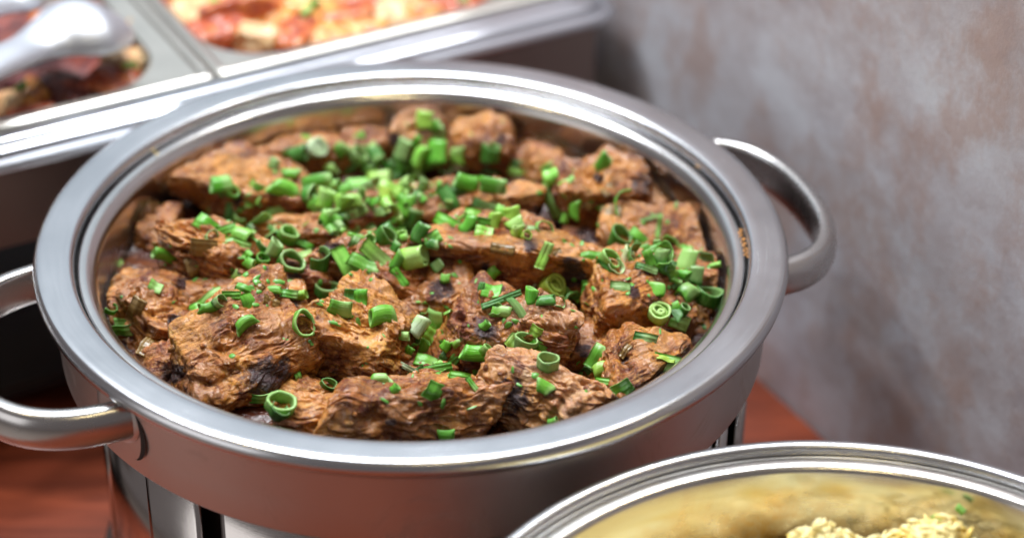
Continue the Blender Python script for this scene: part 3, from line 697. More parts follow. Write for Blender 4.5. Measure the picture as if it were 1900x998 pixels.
for a in [
 # back left
 (577,240,'T',46,38,72,-12,4),(588,275,'D',22,38,20,55,4),(555,287,'T',30,32,20,20,0),(633,276,'T',24,26,40,25,1),(508,305,'T',20,22,70,10,0),
 (540,323,'T',30,20,0,10,1),(614,315,'T',20,22,20,10,2),(410,342,'T',38,32,10,-25,1),(431,356,'R',14,28,60,50,1),(486,352,'F',30,15,-25,0,1),
 (427,390,'S',56,20,84,0,0),(446,406,'C',18,36,70,35,1),(530,350,'T',54,32,-22,-14,1),(590,338,'T',58,30,10,12,1),(574,361,'R',20,34,10,35,0),
 (606,369,'T',34,36,75,12,2),(590,386,'T',36,28,-50,10,1),(520,392,'F',48,20,15,0,1),(488,420,'C',34,44,35,15,1),(381,414,'S',40,34,-35,0,1),
 (393,440,'C',12,26,20,60,0),(417,427,'F',42,18,18,0,1),(449,437,'T',34,27,-20,18,2),(441,450,'F',50,14,-18,0,1),(490,455,'C',16,26,40,40,0),
 (508,463,'T',32,27,60,10,0),(535,437,'R',24,38,60,42,1),(563,452,'S',38,20,-30,0,1),(564,474,'F',32,20,20,0,2),(541,488,'R',22,50,50,50,0),
 (592,482,'C',34,40,80,40,0),(487,481,'R',14,26,60,48,1),(459,473,'F',18,18,50,0,1),(305,473,'T',42,25,-20,-30,1),(216,488,'F',40,24,-50,0,2),
 (249,480,'T',26,20,45,10,0),(606,404,'T',38,27,62,-12,1),(638,401,'F',54,20,12,0,1),(634,372,'T',30,28,50,20,2),(644,321,'S',46,20,55,0,0),
 # back middle
 (786,223,'T',32,30,88,5,3),(807,234,'T',22,22,10,20,1),(812,256,'F',26,32,88,0,2),(811,284,'T',44,34,88,-8,1),(778,290,'T',48,27,62,8,2),
 (747,280,'T',44,27,72,15,0),(747,312,'T',36,24,65,5,1),(665,290,'R',22,38,50,40,0),(697,288,'T',30,26,-60,20,0),(847,288,'T',30,26,86,12,2),
 (855,306,'C',6,26,30,50,4),(911,286,'R',32,36,85,22,0),(908,319,'S',38,24,0,0,0),(956,320,'T',34,26,-5,8,2),(962,304,'S',30,16,0,0,0),
 (826,316,'R',12,26,60,55,1),(803,322,'C',18,34,40,50,0),(773,327,'T',20,22,30,20,2),(865,340,'T',42,30,-14,-14,1),(915,344,'T',48,29,-10,14,1),
 (813,350,'S',30,12,80,0,1),(835,372,'S',62,30,-58,0,0),(852,358,'S',40,26,-30,0,0),(898,385,'S',48,25,-18,0,0),(876,398,'F',30,26,-10,0,2),
 (869,418,'T',36,22,55,0,1),(830,413,'F',52,27,-30,0,1),(898,430,'F',34,28,-8,0,2),(903,416,'F',34,24,-8,0,1),(917,408,'T',30,25,75,10,3),
 (932,402,'T',24,22,80,0,2),(950,398,'T',26,30,88,0,3),(957,417,'T',30,24,30,8,2),(959,430,'T',22,22,70,20,3),(982,420,'S',36,18,-15,0,0),
 (1010,424,'C',10,34,10,60,1),(977,437,'R',10,20,50,60,3),(1026,330,'T',28,34,20,14,2),(1050,336,'F',34,14,35,0,1),(1023,370,'S',78,30,-80,0,1),
 (1065,391,'T',32,20,86,5,1),(1017,312,'T',20,20,30,0,1),(1010,474,'F',52,20,66,0,2),
 # centre heap
 (706,336,'D',42,36,5,12,3),(722,350,'S',44,40,-20,0,3),(715,374,'S',50,36,70,0,3),(727,396,'C',22,34,20,40,3),(752,344,'T',26,26,40,20,2),
 (751,381,'T',34,28,70,-10,1),(763,402,'C',36,38,65,20,0),(778,431,'T',36,28,62,10,0),(664,343,'T',40,26,5,8,2),(650,372,'T',42,28,10,-10,2),
 (636,352,'T',34,22,20,5,1),(614,411,'F',34,30,50,0,1),(644,427,'F',40,28,40,0,1),(622,420,'F',30,22,40,0,0),(664,441,'F',42,18,-12,0,1),
 (704,432,'S',52,22,38,0,0),(718,440,'R',22,40,60,40,0),(744,434,'C',26,42,45,45,0),(735,417,'C',18,34,30,30,1),(690,345,'C',26,34,20,30,0),
 (676,330,'S',42,26,30,0,0),(742,366,'S',36,28,-40,0,1),(700,392,'F',30,18,0,0,1),(668,392,'F',28,20,30,0,1),(731,328,'S',32,24,40,0,0),
 (686,313,'T',30,24,10,20,1),(722,312,'T',26,24,50,20,0),(655,452,'F',30,16,60,0,0),(683,448,'C',14,26,30,45,1),(764,420,'F',26,14,30,0,1),
 (698,474,'F',66,30,-42,0,2),(677,488,'F',62,30,-22,0,1),(646,497,'F',88,30,-62,0,2),(728,462,'S',34,20,60,0,0),(738,484,'T',30,20,60,5,1),
 (768,478,'D',44,42,12,24,3),(741,514,'F',44,18,-55,0,1),(802,443,'F',34,26,30,0,2),(812,493,'T',22,22,40,10,0),
 # right
 (1117,308,'T',42,30,56,10,1),(1165,380,'C',5,62,35,70,1),(1204,405,'F',52,7,18,0,1),(1222,424,'F',48,9,80,0,1),(1152,441,'R',24,42,75,42,0),
 (1184,443,'S',44,32,-40,0,1),(1166,476,'T',26,24,70,20,4),(1133,482,'R',18,40,60,48,1),(1098,472,'S',42,20,0,0,1),(1125,496,'F',44,7,-38,0,0),
 (1143,493,'C',8,32,10,60,4),(1182,474,'C',18,44,60,45,0),(1200,497,'F',44,13,-18,0,0),(1225,482,'T',42,28,80,15,0),(1216,462,'F',34,22,20,0,1),
 (1241,459,'C',14,44,30,50,1),(1229,473,'C',16,52,40,50,1),(1250,480,'C',14,50,60,45,0),(1268,492,'S',62,42,78,0,2),(1301,484,'C',22,42,-10,35,0),
 (1292,511,'T',34,24,82,5,0),(1250,514,'F',40,26,-60,0,0),(1205,478,'S',36,20,-70,0,1),(1192,458,'C',12,34,30,40,0),
 (1025,533,'D',30,46,30,52,3),(1085,537,'F',34,15,86,0,1),(1069,567,'R',16,50,60,58,0),(986,550,'T',30,24,86,5,1),(990,533,'F',16,5,60,0,4),
 (1013,557,'T',32,22,5,10,0),(1040,560,'C',10,24,0,40,0),(1151,535,'F',38,28,-5,0,0),(1220,539,'T',30,31,86,-22,1),(1274,543,'T',34,36,40,-22,1),
 (1313,549,'R',26,54,70,24,0),(1223,581,'D',20,44,70,48,3),(1252,572,'T',22,20,30,0,1),(1269,575,'R',18,22,60,30,0),(1261,597,'F',36,30,-22,0,1),
 (1337,570,'S',36,28,65,0,1),
 # left
 (289,531,'F',26,22,-28,0,1),(231,598,'F',36,24,4,0,2),(230,614,'F',38,22,4,0,1),(206,573,'C',12,24,60,45,1),(388,551,'F',50,20,38,0,1),
 (357,572,'F',28,20,20,0,1),(386,571,'T',34,20,15,-10,1),(408,560,'C',16,26,30,40,0),(430,548,'F',34,16,0,0,1),(458,537,'S',44,20,-28,0,1),
 (463,563,'F',42,28,-65,0,1),(454,598,'T',40,25,35,-14,1),(507,537,'T',30,16,0,5,1),(532,544,'F',40,16,-5,0,1),(554,548,'T',30,19,0,8,2),
 (607,541,'R',26,46,80,30,0),(631,573,'T',42,32,-12,0,1),(564,601,'R',14,54,25,62,1),(653,551,'F',30,34,78,0,0),(668,551,'F',30,26,86,0,1),
 (552,694,'F',24,13,-70,0,1),(476,741,'F',52,20,2,0,1),(520,752,'R',30,54,62,42,1),(517,762,'C',24,40,50,45,0),(609,713,'R',14,32,50,50,0),
 # front middle
 (709,583,'T',48,38,8,-26,1),(776,605,'T',38,30,55,-8,4),(808,600,'T',46,27,82,6,1),(803,623,'F',32,30,-35,0,2),(786,572,'C',6,28,40,50,1),
 (912,509,'T',30,22,48,5,1),(912,538,'F',36,34,-5,0,1),(892,541,'F',36,14,85,0,0),(930,555,'F',78,13,20,0,0),(932,578,'T',40,22,-5,15,2),
 (918,574,'C',16,26,20,50,1),(966,572,'S',62,20,-55,0,0),(878,656,'T',40,30,-4,-8,1),(976,636,'R',24,46,85,34,0),(955,633,'F',34,28,50,0,3),
 (1004,647,'S',48,30,-62,0,1),(1016,672,'R',22,44,80,32,0),(994,616,'F',24,22,-30,0,3),(842,669,'F',38,18,50,0,0),(786,643,'T',26,22,60,20,1),
 (768,632,'C',14,24,30,40,1),(790,668,'F',40,26,-15,0,1),(812,684,'F',54,18,10,0,1),(772,690,'F',34,14,30,0,0),(826,656,'F',28,16,60,0,0),
 (706,703,'T',34,23,5,15,1),(733,722,'T',17,17,40,30,1),(806,727,'S',36,34,55,0,1),(853,697,'F',40,16,-12,0,1),(880,716,'S',42,12,-55,0,1),
 (1010,719,'T',30,25,-30,0,1),(828,808,'T',30,20,0,10,1),(758,683,'F',36,10,-28,0,4),(1108,662,'S',48,38,60,0,1),(1114,684,'T',30,26,25,0,3),
 (1092,690,'F',26,16,-30,0,0),(1156,722,'F',38,30,30,0,1),(1125,708,'F',42,15,-10,0,1),(1239,675,'F',54,36,-14,0,1),(1236,664,'F',34,14,-10,0,3),
 (1198,626,'F',44,18,-12,0,0),(1296,628,'F',22,12,80,0,0),(1289,650,'S',32,26,60,0,1),
]: onion(*a)

_r = random.Random(21)
for cx, cy, sx, sy, n in ((690, 380, 70, 45, 26), (840, 400, 90, 50, 10), (1230, 480, 55, 30, 10), (800, 655, 45, 35, 10), (470, 440, 60, 40, 8), (650, 300, 90, 40, 6), (1120, 560, 120, 90, 5)):
    for k in range(n):
        onion(round(_r.gauss(cx, sx)), round(_r.gauss(cy, sy)), _r.choice('FFSTTC'), _r.uniform(16, 30), _r.uniform(12, 22), _r.uniform(-90, 90), _r.uniform(0, 35), _r.choice((0, 1, 1, 2, 2)))

# tiny scraps nobody could count: meat crumbs and seeds in the sauce, shredded green flecks
def scraps(name, lb, mat, n, smin, smax, flat, spots=None, color=None, seed=1):
    rr = random.Random(seed); V, F = [], []
    for k in range(n):
        if spots:
            cx, cy, sx, sy = rr.choice(spots); x, y = rr.gauss(cx, sx), rr.gauss(cy, sy)
        else: a = rr.uniform(0, 6.283); q = math.sqrt(rr.random()); x, y = 765+590*q*math.cos(a), 510+300*q*math.sin(a)
        d = ray(x, y); hit, nrm, fi, dist = FOOD.ray_cast(CAM, d)
        if hit is None or dist > 1.4: continue
        X = nrm.orthogonal().normalized(); Y = nrm.cross(X); th = rr.uniform(0, 6.283)
        X, Y = X*math.cos(th)+Y*math.sin(th), Y*math.cos(th)-X*math.sin(th)
        a_, b_ = rr.uniform(smin, smax), rr.uniform(smin, smax)*.6; h_ = flat*b_; b = len(V)
        for (w, z) in ((1., -.2), (.85, .45), (.35, .95)):
            for q in range(7):
                t_ = 2*math.pi*q/7; jj = rr.uniform(.75, 1.2)
                V.append(hit+X*a_*w*jj*math.cos(t_)+Y*b_*w*jj*math.sin(t_)+nrm*h_*z)
        V.append(hit+nrm*h_)
        for r_ in range(2):
            for q in range(7): F.append((b+r_*7+q, b+r_*7+(q+1) % 7, b+(r_+1)*7+(q+1) % 7, b+(r_+1)*7+q))
        F += [(b+14+q, b+14+(q+1) % 7, b+21) for q in range(7)]
    o = mesh_obj(name, V, F, mat); tag(o, lb, kind='stuff')
    if color: o.color = (*color, 1)
    return o
scraps('meat_shreds', 'small shredded scraps of beef lying on the chunks', M['meat_brown'], 160, .0010, .0034, .7, seed=5)
fg = scraps('green_flecks', 'fine green flecks of chopped spring onion', M['onion'], 260, .0008, .0030, .25, [(690, 370, 110, 60), (880, 400, 120, 70), (1225, 480, 80, 50), (480, 450, 90, 60), (800, 650, 80, 60), (560, 560, 160, 70), (1080, 580, 160, 90)], (.09, .36, .035), 7)

# labels: by look first, by count from the left among look-alikes on the same chunk otherwise
SHAPE = {'T': 'tube', 'R': 'ring', 'D': 'layered slice', 'C': 'curl', 'S': 'curved leaf', 'F': 'flat strip'}
def feat(q):
    s = SHAPE[q['ty']]
    big = max(q['ln'], q['dia'])
    sz = 'large ' if big >= 50 else 'small ' if big <= 26 else ''
    return f"{sz}{SHADE[q['shade']][1]} onion {s}"
ORD = 'first second third fourth fifth sixth seventh eighth ninth tenth eleventh twelfth thirteenth fourteenth fifteenth sixteenth seventeenth eighteenth nineteenth twentieth'.split()
grp = {}
for q in ONIONS: grp.setdefault((feat(q), q['on']), []).append(q)
for (f, on), qs in grp.items():
    qs.sort(key=lambda q: q['x'])
    for i, q in enumerate(qs):
        if len(qs) == 1: lb = f"{f} lying on the {on}"
        elif len(qs) == 2: lb = f"{('left' if i == 0 else 'right')} one of two: {f} on the {on}"
        else: lb = f"{f} on the {on}, {ORD[i]} from left"
        tag(q['o'], lb, 'spring onion', 'chopped spring onion pieces scattered over the beef')

# ------------------------------------------------------------------ soft brown cooked onion strips stuck to the beef
def cooked(x, y, ln, w, th, lb):
    d = ray(x, y); hit, nrm, fi, dist = FOOD.ray_cast(CAM, d)
    if hit is None: return
    s = dist/FPX; A = (RGT*math.cos(R(th))+UPV*math.sin(R(th))); A = (A-nrm*A.dot(nrm)).normalized()
    up = (nrm - FWD*.5).normalized(); Y = (up-A*up.dot(A)).normalized(); X = Y.cross(A)
    pos = hit - d*.0004
    vf = strip_vf(ln*s, w*s, .35, .12, int(x+y), th=.0012)
    o = mesh_obj('cooked_onion', vf[0], vf[1], M['cooked'])
    o.matrix_world = Matrix(((X.x, Y.x, A.x, pos.x), (X.y, Y.y, A.y, pos.y), (X.z, Y.z, A.z, pos.z), (0, 0, 0, 1)))
    tag(o, lb, 'cooked onion', 'brown cooked onion strips on the beef')
for c in [(250,578,52,30,65,'brown cooked onion strip just above the two pale strips at the left edge'),
          (378,462,50,34,-12,'wide glossy brown cooked onion piece on top of the stringy left chunk'),
          (362,492,34,40,20,'dark brown cooked onion piece lower down on the stringy left chunk'),
          (476,530,28,18,-40,'small olive cooked onion strip at the lower end of the stringy left chunk'),
          (1095,372,36,26,70,'olive cooked onion piece beside the small green tube at the back right'),
          (1134,388,40,26,-15,'grey-brown glossy cooked onion piece low on the back right chunk'),
          (1128,352,36,22,60,'brown cooked onion piece high on the back right chunk'),
          (932,462,46,20,-10,'olive cooked onion strip in the sauce on top of the central block'),
          (1030,470,26,18,20,'small golden cooked onion piece right of the flat strip on the central block'),
          (505,560,34,20,-10,'brown cooked onion strip above the front left block'),
          (268,640,40,22,80,'wet olive cooked onion piece near the lower left rim'),
          (1160,650,30,14,60,'olive cooked onion strip on top of the front right chunk')]:
    cooked(*c)

# dried sauce on the ledge
def smear(pts, name, lb, size, colr):
    t = NT(name + '_paint'); t.set(Base_Color=colr, Roughness=.5)
    V, F = [], []; rs = random.Random(4)
    for x, y in pts:
        p = at(x, y, -.0052); rd = size*rs.uniform(.5, 1.3); n = 9; b = len(V)
        V.append(p+ZZ*rd*.45)
        for k in range(n): a = 2*math.pi*k/n; V.append(p+Vector((rd*math.cos(a)*rs.uniform(.6, 1.2), rd*math.sin(a)*rs.uniform(.6, 1.4), .0001)))
        F += [(b, b+1+k, b+1+(k+1) % n) for k in range(n)]
    o = mesh_obj(name, V, F, t.m); tag(o, lb, 'sauce', kind='stuff'); return o
rs = random.Random(2)
pts = []
for i in range(60):
    t_ = i/59; pts.append((1371+16*t_+6*math.sin(t_*40)*.6+rs.uniform(-2, 2), 424+54*t_+rs.uniform(-2, 2)))
smear(pts, 'dried_sauce', 'orange dried sauce smear on the right inner ledge of the round dish', .00042, (.62, .27, .06))
smear([(286,278),(289,283),(283,279),(288,276),(291,286)], 'dried_sauce_spot', 'yellow dried sauce spot on the back left inner ledge', .0006, (.80, .58, .18))
smear([(1186,235),(1297,312),(1293,308)], 'dried_sauce_crumb', 'tiny orange sauce crumbs on the back right inner ledge', .0006, (.75, .40, .12))

# ------------------------------------------------------------------ long chafing dish with two food pans behind
TR = -.014
ch = empty('rectangular_chafing_dish', uv(-.1, .35, TZ)); tag(ch, 'long steel chafing dish with two food pans behind the round dish', 'chafing dish')
def rrect(u0, u1, v0, v1, r, n=22):
    P = []
    for cu, cv, a0 in ((u1-r, v0+r, -90), (u1-r, v1-r, 0), (u0+r, v1-r, 90), (u0+r, v0+r, 180)):
        for k in range(n+1):
            a = R(a0+90*k/n); P.append((cu+r*math.cos(a), cv+r*math.sin(a)))
    return P
def loops(rings):
    """rings: list of (list of (u,v), z) with equal counts"""
    V, F = [], []; n = len(rings[0][0])
    for P, z in rings:
        V += [uv(a, b, z) for a, b in P]
    for k in range(len(rings)-1):
        for i in range(n): j = (i+1) % n; F.append((k*n+i, k*n+j, (k+1)*n+j, (k+1)*n+i))
    return V, F
U0, U1, V0, V1 = -.42, .2495, .1935, .560
def fr(d, z, r): return (rrect(U0+d, U1-d, V0+d, V1-d, r), z)
# stepped frame: lip, bright bead, groove, flat
child('frame', loops([fr(.001, TR-.0105, .022), fr(.0, TR-.008, .022), fr(.0015, TR-.0055, .022), fr(.006, TR-.0048, .020), fr(.0072, TR-.0056, .020), fr(.009, TR-.0018, .020), fr(.0115, TR-.0004, .018), fr(.0165, TR, .016), fr(.0185, TR-.0002, .014), fr(.0192, TR-.0014, .014), fr(.0212, TR-.0006, .012), fr(.0300, TR-.0008, .01), fr(.034, TR-.012, .01)]), M['tray'], ch, smooth=False)
# side box in two panels with an upright seam, recessed under the lip
BZ0, BZ1 = TR-.010, TR-.062
def panel(u0, u1, v0, v1, z0, z1, mat, name, th=.004, par=None):
    vf = box_vf(uv((u0+u1)/2, (v0+v1)/2, (z0+z1)/2), (u1-u0, v1-v0, z0-z1), (UU, VV, ZZ)); return child(name, vf, mat, par or ch, smooth=False)
bf = V0+.0085
panel(U0+.02, .1345, bf, bf+.004, BZ0, BZ1, M['box'], 'side_panel')
panel(.1375, .2305, bf, bf+.004, BZ0, BZ1-.04, M['box'], 'side_panel')
panel(.1340, .1380, bf+.002, bf+.006, BZ0, BZ1, M['dark'], 'seam')
panel(.2265, .2305, bf+.0041, V1-.02, BZ0, BZ1-.04, M['box'], 'end_panel')
panel(U0+.02, .2264, V1-.024, V1-.020, BZ0, BZ1, M['box'], 'side_panel')
panel(U0+.02, .2264, bf+.0041, V1-.0241, BZ1+.004, BZ1, M['box'], 'bottom_panel')
for a_, b_ in ((-.36, .25), (.19, .25), (-.36, .50), (.19, .50)):
    panel(a_-.012, a_+.012, b_-.012, b_+.012, BZ1, TZ, M['dark'], 'leg')
panel(-.375, .21, .215, .52, TZ+.026, TZ+.018, M['dark'], 'shadow_shelf')  # unseen black shelf, extended to stand for the shadow under the dish
# food pans
def foodpan(u0, u1, o0, o1, name):
    v0, v1 = V0+.0300, V1-.030
    p = empty(name, uv((u0+u1)/2, .3, TR)-Vector(ch.location)); p.parent = ch; p['_w'] = tuple(uv((u0+u1)/2, .3, TR))
    rings = [(rrect(u0, u1, v0, v1, .004), TR-.0020), (rrect(u0+.0006, u1-.0006, v0+.0006, v1-.0006, .004), TR+.0010),
             (rrect(u0+.0035, u1-.0035, v0+.0035, v1-.0035, .005), TR+.0022), (rrect(u0+.0066, u1-.0066, v0+.0066, v1-.0066, .006), TR+.0010),
             (rrect(u0+.0080, u1-.0080, v0+.0080, v1-.0080, .007), TR-.0010),
             (rrect(o0, o1, v0+.0145, v1-.014, .044), TR-.0012), (rrect(o0+.002, o1-.002, v0+.0165, v1-.016, .043), TR-.0030),
             (rrect(o0+.004, o1-.004, v0+.019, v1-.018, .042), TR-.040)]
    V, F = loops(rings); n = len(rings[0][0]); F.append(tuple(range((len(rings)-1)*n, len(rings)*n)))
    child('food_pan_shell', (V, F), M['beige'], p, smooth=False); return p
foodpan(-.375, -.0128, -.350, -.0345, 'left_food_pan')
foodpan(-.0122, .2205, -.0035, .200, 'right_food_pan')
for o_ in list(bpy.data.objects):
    if o_.name in ('left_food_pan', 'right_food_pan'): o_.name = 'food_pan_insert'

def small_chunk(u, v, z, size, rot, seed, mat, name, cat, lb, grpn, N=22):
    P, F, _ = chunk_shape(seed, N, size, rough=.8, sharp=9)
    o = mesh_obj(name, P, F, M[mat]); o.location = uv(u, v, z); o.rotation_euler = [R(q) for q in rot]
    tag(o, lb, cat, grpn); return o
def pool(u0, u1, v0, v1, z, mat, name, lb, seed):
    n = 60; g = np.linspace(0, 1, n); X, Y = np.meshgrid(u0+(u1-u0)*g, v0+(v1-v0)*g)
    H = z+.005*fbm(np.c_[X.ravel()*30+seed, Y.ravel()*30, np.zeros(n*n)], 3)
    V = [uv(a, b, c) for a, b, c in zip(X.ravel(), Y.ravel(), H)]
    F = [(j*n+i, j*n+i+1, (j+1)*n+i+1, (j+1)*n+i) for j in range(n-1) for i in range(n-1)]
    o = mesh_obj(name, V, F, M[mat]); tag(o, lb, 'stew', kind='stuff')
pool(-.349, -.036, .2425, .505, TR-.020, 'stew_dark', 'stew_sauce', 'dark red stew sauce filling the left food pan', 3)
pool(.0, .197, .2425, .505, TR-.018, 'stew_red', 'stew_sauce', 'orange-red stew sauce filling the right food pan', 9)
for i_, (px, py, m_, lb, s_, h_) in enumerate([(20, 180, 'pale', 'pale chopped piece at the lower left of the left food pan', 0.03, 0.022), (60, 165, 'gold', 'small golden piece behind the pale piece in the left food pan', 0.022, 0.02), (110, 150, 'dark', 'dark purple-red piece below the spoon in the left food pan', 0.036, 0.024), (60, 200, 'red', 'orange-red piece at the front edge of the left food pan', 0.028, 0.02), (160, 160, 'dark', 'dark piece in the middle of the front of the left food pan', 0.03, 0.02), (200, 150, 'red', 'red-orange piece at the front right corner of the left food pan', 0.03, 0.022), (235, 105, 'pale', 'pale yellow chunk just right of the spoon tip', 0.026, 0.026), (215, 125, 'red', 'orange piece under the pale yellow chunk beside the spoon', 0.028, 0.02), (225, 40, 'gold', 'golden piece behind the spoon bowl near the pan divider', 0.03, 0.02), (100, 20, 'red', 'red piece behind the spoon at the top of the left food pan', 0.04, 0.02), (475, 62, 'pale', 'cream coloured potato-like chunk at the front left of the right food pan', 0.03, 0.03), (400, 50, 'red', 'red glossy chunk at the left of the right food pan', 0.04, 0.028), (345, 25, 'pale', 'peach coloured chunk at the far left of the right food pan', 0.034, 0.024), (430, 15, 'red', 'deep red chunk behind the cream chunk in the right food pan', 0.044, 0.03), (360, 5, 'gold', 'orange chunk at the top left of the right food pan', 0.03, 0.02), (490, 15, 'gold', 'long yellow-orange strip right of the deep red chunk', 0.044, 0.022), (545, 55, 'red', 'pinkish red chunk right of the cream coloured chunk', 0.036, 0.024), (600, 45, 'gold', 'yellow chunk at the front edge in the middle of the right food pan', 0.044, 0.026), (580, 8, 'gold', 'orange-yellow chunk behind the bright green bit in the right food pan', 0.04, 0.024), (640, 20, 'red', 'red-pink chunk in the middle of the right food pan', 0.044, 0.026), (675, 45, 'gold', 'pale gold chunk at the front edge right of the middle', 0.04, 0.024), (720, 25, 'pale', 'pale chunk with a brown side in the right part of the right food pan', 0.038, 0.026), (740, 5, 'pale', 'cream chunk at the top of the right food pan', 0.036, 0.024), (780, 20, 'gold', 'tan chunk near the front right of the right food pan', 0.036, 0.022), (690, 0, 'red', 'red chunk at the top edge right of the middle', 0.036, 0.02), (840, 5, 'red', 'orange-red chunk at the far right of the right food pan', 0.04, 0.022)]):
    q = at(px, py, TR-.006); small_chunk(q.dot(UU), q.dot(VV), TR-.015, (s_, s_*.8, h_), ((i_*37) % 24-12, (i_*53) % 24-12, (i_*71) % 180), 400+i_, 'stew_'+m_, 'stew_chunk', 'stew', lb, 'stew chunks in the back food pans')
for px, py, sz, sh, lb in ((240, 122, 22, 3, 'bright green bit below the pale yellow chunk in the left food pan'), (568, 22, 26, 3, 'bright lime green bit in the right food pan'),
                   (585, 4, 20, 2, 'green bit at the top edge above the lime green bit'), (400, 4, 22, 2, 'green bit at the top left of the right food pan'),
                   (40, 160, 20, 1, 'dull green bit at the left of the left food pan'), (228, 60, 18, 0, 'dark green bit right of the spoon bowl'), (860, 0, 18, 2, 'green bit at the top right of the right food pan')):
    p = at(px, py, TR+.0005); s_ = 1.38/FPX
    vf = tube_vf(sz*s_, sz*s_*.8, 360, .15, .8, px)
    o = mesh_obj('green_onion_bit', vf[0], vf[1], M['onion']); a = o.data.attributes.new('inner', 'FLOAT', 'POINT'); a.data.foreach_set('value', np.array(vf[2], np.float32))
    o.data.uv_layers.new(name='UVMap'); o.location = p; o.rotation_euler = (1.3, .2, px); o.color = (*SHADE[sh][0], 1)
    tag(o, lb, 'spring onion', 'green onion bits in the back food pans')

# ------------------------------------------------------------------ serving spoons in the left pan (bowl upside down, wide handle)
def spoon(name, pts, lb):
    """pts: (px, py, z, half width m, crown height m) along the spoon from handle to tip"""
    sp = empty(name, at(pts[0][0], pts[0][1], pts[0][2])); tag(sp, lb, 'spoon')
    C = [np.array(at(p[0], p[1], p[2])) for p in pts]; W = [p[3] for p in pts]; H = [p[4] for p in pts]
    n = 8*(len(pts)-1); K = 14
    def sample(arr, t):
        i = min(int(t), len(arr)-2); f = t-i
        g = lambda k: np.array(arr[max(0, min(len(arr)-1, k))], float)
        a, b, c, d = g(i-1), g(i), g(i+1), g(i+2)
        return .5*((2*b)+(c-a)*f+(2*a-5*b+4*c-d)*f*f+(3*b-a-3*c+d)*f**3)
    def build(t0, t1, nm, parent):
        V, F = [], []; m = int(n*(t1-t0)/(len(pts)-1))+1
        for s in range(m+1):
            t = t0+(t1-t0)*s/m; c = sample(C, t); c2 = sample(C, min(t+.05, len(pts)-1)); c1 = sample(C, max(t-.05, 0))
            tg = c2-c1; tg /= np.linalg.norm(tg)+1e-9; side = np.cross(tg, (0, 0, 1)); side /= np.linalg.norm(side)+1e-9
            up = np.cross(side, tg); w = max(float(sample(W, t)), .0004); h = float(sample(H, t))
            for k in range(K+1):
                a = math.pi*k/K; V.append(c+side*w*math.cos(a)+up*h*math.sin(a))
            for k in range(K, -1, -1):
                a = math.pi*k/K; V.append(c+side*(w-.0003)*.97*math.cos(a)+up*(h*.93*math.sin(a)-.0012))
        Q = 2*(K+1)
        for s in range(m):
            for k in range(Q): k2 = (k+1) % Q; F.append((s*Q+k, (s+1)*Q+k, (s+1)*Q+k2, s*Q+k2))
        child(nm, (V, F), M['spoon'], parent)
    build(0, 3, 'spoon_handle', sp); build(3, len(pts)-1, 'spoon_bowl', sp)
spoon('serving_spoon', [(-260,215,.03,.010,.005),(-90,160,.022,.012,.006),(0,118,.014,.0145,.008),(52,98,.008,.0150,.010),(88,84,.006,.0195,.014),(125,72,.005,.0275,.019),(165,62,.004,.0300,.019),(200,57,.002,.0235,.013),(219,55,.000,.0120,.006),(225,55,-.001,.0008,.001)],
      'shiny steel serving spoon lying bowl down across the left food pan')
spoon('serving_spoon', [(-260,60,.035,.010,.005),(-120,40,.024,.012,.006),(-50,22,.016,.013,.008),(0,10,.010,.016,.010),(30,0,.008,.020,.013),(60,-12,.006,.018,.012),(85,-22,.003,.010,.006),(95,-26,.001,.001,.001)],
      'second steel serving spoon partly out of frame at the top left corner')

# ------------------------------------------------------------------ round dish of rice at the front right
C2 = Vector((.1942, -.3190, 0)); Z2 = -.020
p2 = empty('round_rice_dish', (C2.x, C2.y, TZ)); tag(p2, 'shiny round steel dish of yellow rice at the bottom right corner', 'chafing dish')
def lz(pr, n=260): return lathe([(r, z+Z2) for r, z in pr], n, C2.x, C2.y)
child('rim', lz(rounded([(.1765, -.0075), (.1795, -.0065), (.1805, -.003, .002), (.1790, 0, .002), (.1762, .0004, .0015), (.1738, -.0006, .001), (.1728, -.0040)], .001, 5), 300), M['flange'], p2)
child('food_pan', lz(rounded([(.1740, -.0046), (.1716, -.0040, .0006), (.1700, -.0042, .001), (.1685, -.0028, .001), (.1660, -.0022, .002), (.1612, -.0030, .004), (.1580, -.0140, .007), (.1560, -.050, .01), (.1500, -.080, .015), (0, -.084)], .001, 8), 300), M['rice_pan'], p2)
child('body', lz(rounded([(.1760, -.0072), (.1738, -.012), (.1728, -.036), (.1715, -.052, .002), (.165, -.054)], .002, 5)), M['drum'], p2)
child('stand', lathe([(.163, Z2-.054), (.163, TZ+.002)], 160, C2.x, C2.y), M['stand'], p2)
# rice: mound surface plus loose grains
rng = np.random.RandomState(5)
def mound(x, y):
    r = np.hypot(x, y)
    h = -.052+.022*np.exp(-(((x-.012)/.08)**2+((y-.06)/.075)**2))
    h = h+.028*np.exp(-(((x+.006)/.024)**2+((y-.122)/.022)**2))+.034*np.exp(-(((x-.050)/.026)**2+((y-.124)/.024)**2))
    h = h+.006*np.exp(-(((x-.024)/.05)**2+((y-.118)/.022)**2))
    return h+.004*perlin(np.c_[x*38, y*38, 0*x+3])+.0015*perlin(np.c_[x*120, y*120, 0*x+7])
n = 120; g = np.linspace(-.156, .156, n); X, Y = np.meshgrid(g, g); X = X.ravel(); Y = Y.ravel(); ok = np.hypot(X, Y) < .1555
idx = -np.ones(n*n, int); idx[ok] = np.arange(ok.sum())
V = np.c_[X, Y, mound(X, Y)][ok]+np.array([C2.x, C2.y, Z2])
F = [(idx[j*n+i], idx[j*n+i+1], idx[(j+1)*n+i+1], idx[(j+1)*n+i]) for j in range(n-1) for i in range(n-1) if min(idx[j*n+i], idx[j*n+i+1], idx[(j+1)*n+i+1], idx[(j+1)*n+i]) >= 0]
V = list(map(tuple, V)); F = [tuple(map(int, f)) for f in F]
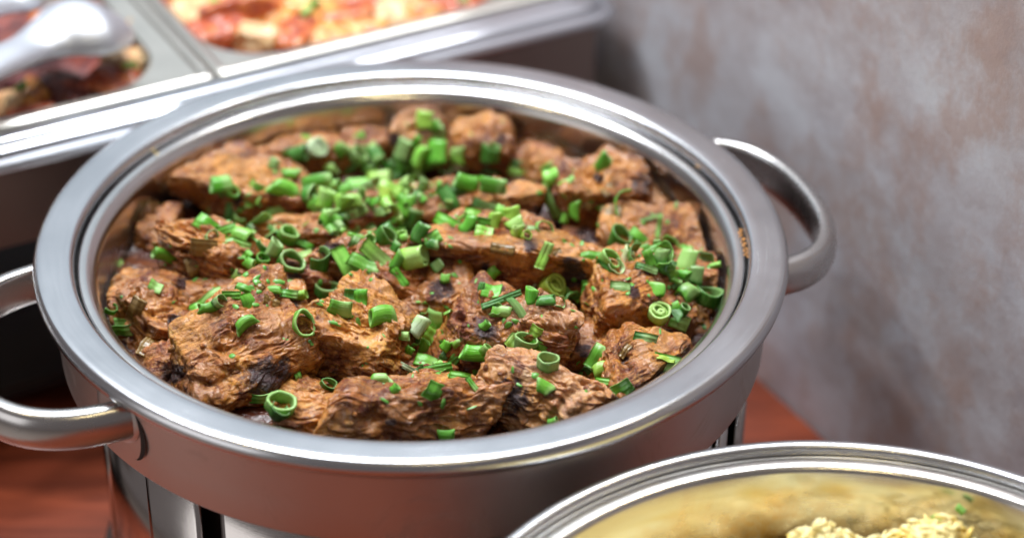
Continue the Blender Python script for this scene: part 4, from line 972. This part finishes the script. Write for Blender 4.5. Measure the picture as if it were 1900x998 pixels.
ring = [(0, .18), (.0, .62), (0, 0)]
gs = []
for k, (s, w) in enumerate(((-1, .15), (-.55, .85), (0, 1.), (.55, .85), (1, .15))):
    for a in range(6): gs.append((s, w*math.cos(a*math.pi/3), w*math.sin(a*math.pi/3)))
gs = np.array(gs)*np.array([.0036, .0012, .0012])
gf = [(k*6+a, k*6+(a+1) % 6, (k+1)*6+(a+1) % 6, (k+1)*6+a) for k in range(4) for a in range(6)]
for i in range(5200):
    if i < 4200: x, y = rng.normal(0.02, .045), rng.normal(.11, .028)
    else: a = rng.uniform(0, 6.28); r_ = .155*math.sqrt(rng.uniform()); x, y = r_*math.cos(a), r_*math.sin(a)
    if math.hypot(x, y) > .153: continue
    z = float(mound(np.array([x]), np.array([y]))[0])+rng.uniform(0, .0018)+(.004 if rng.uniform() < .05 else 0)
    m = np.array(Matrix.Rotation(rng.uniform(0, 6.28), 3, 'Z') @ Matrix.Rotation(rng.normal(0, .55), 3, 'Y'))
    P = gs*rng.uniform(.8, 1.15); P = P+np.c_[0*P[:, 0], 0*P[:, 0], -(P[:, 0]/.0036)**2*.0006]
    P = P@m.T+np.array([x+C2.x, y+C2.y, z+Z2]); b = len(V); V += list(map(tuple, P)); F += [tuple(q+b for q in f) for f in gf]
o = mesh_obj('rice', V, F, M['rice']); tag(o, 'mound of yellow cooked rice grains in the front right dish', 'rice', kind='stuff')
q = at(1785, 942, Z2-.02)
for px, py, lb in ((1782, 945, 'small pale green onion bit on the right of the rice mound'), (1738, 962, 'yellow-green vegetable bit on the rice mound'), ):
    p = at(px, py, Z2-.008); vf = tube_vf(.0045, .0035, 360, .2, .8, px)
    o = mesh_obj('green_onion_bit', vf[0], vf[1], M['onion']); a = o.data.attributes.new('inner', 'FLOAT', 'POINT'); a.data.foreach_set('value', np.array(vf[2], np.float32))
    o.data.uv_layers.new(name='UVMap'); o.location = p; o.rotation_euler = (1., .4, px); o.color = (*SHADE[3 if px != 1782 else 2][0], 1); tag(o, lb, 'spring onion')
for o in bpy.data.objects:
    if '_w' in o: del o['_w']
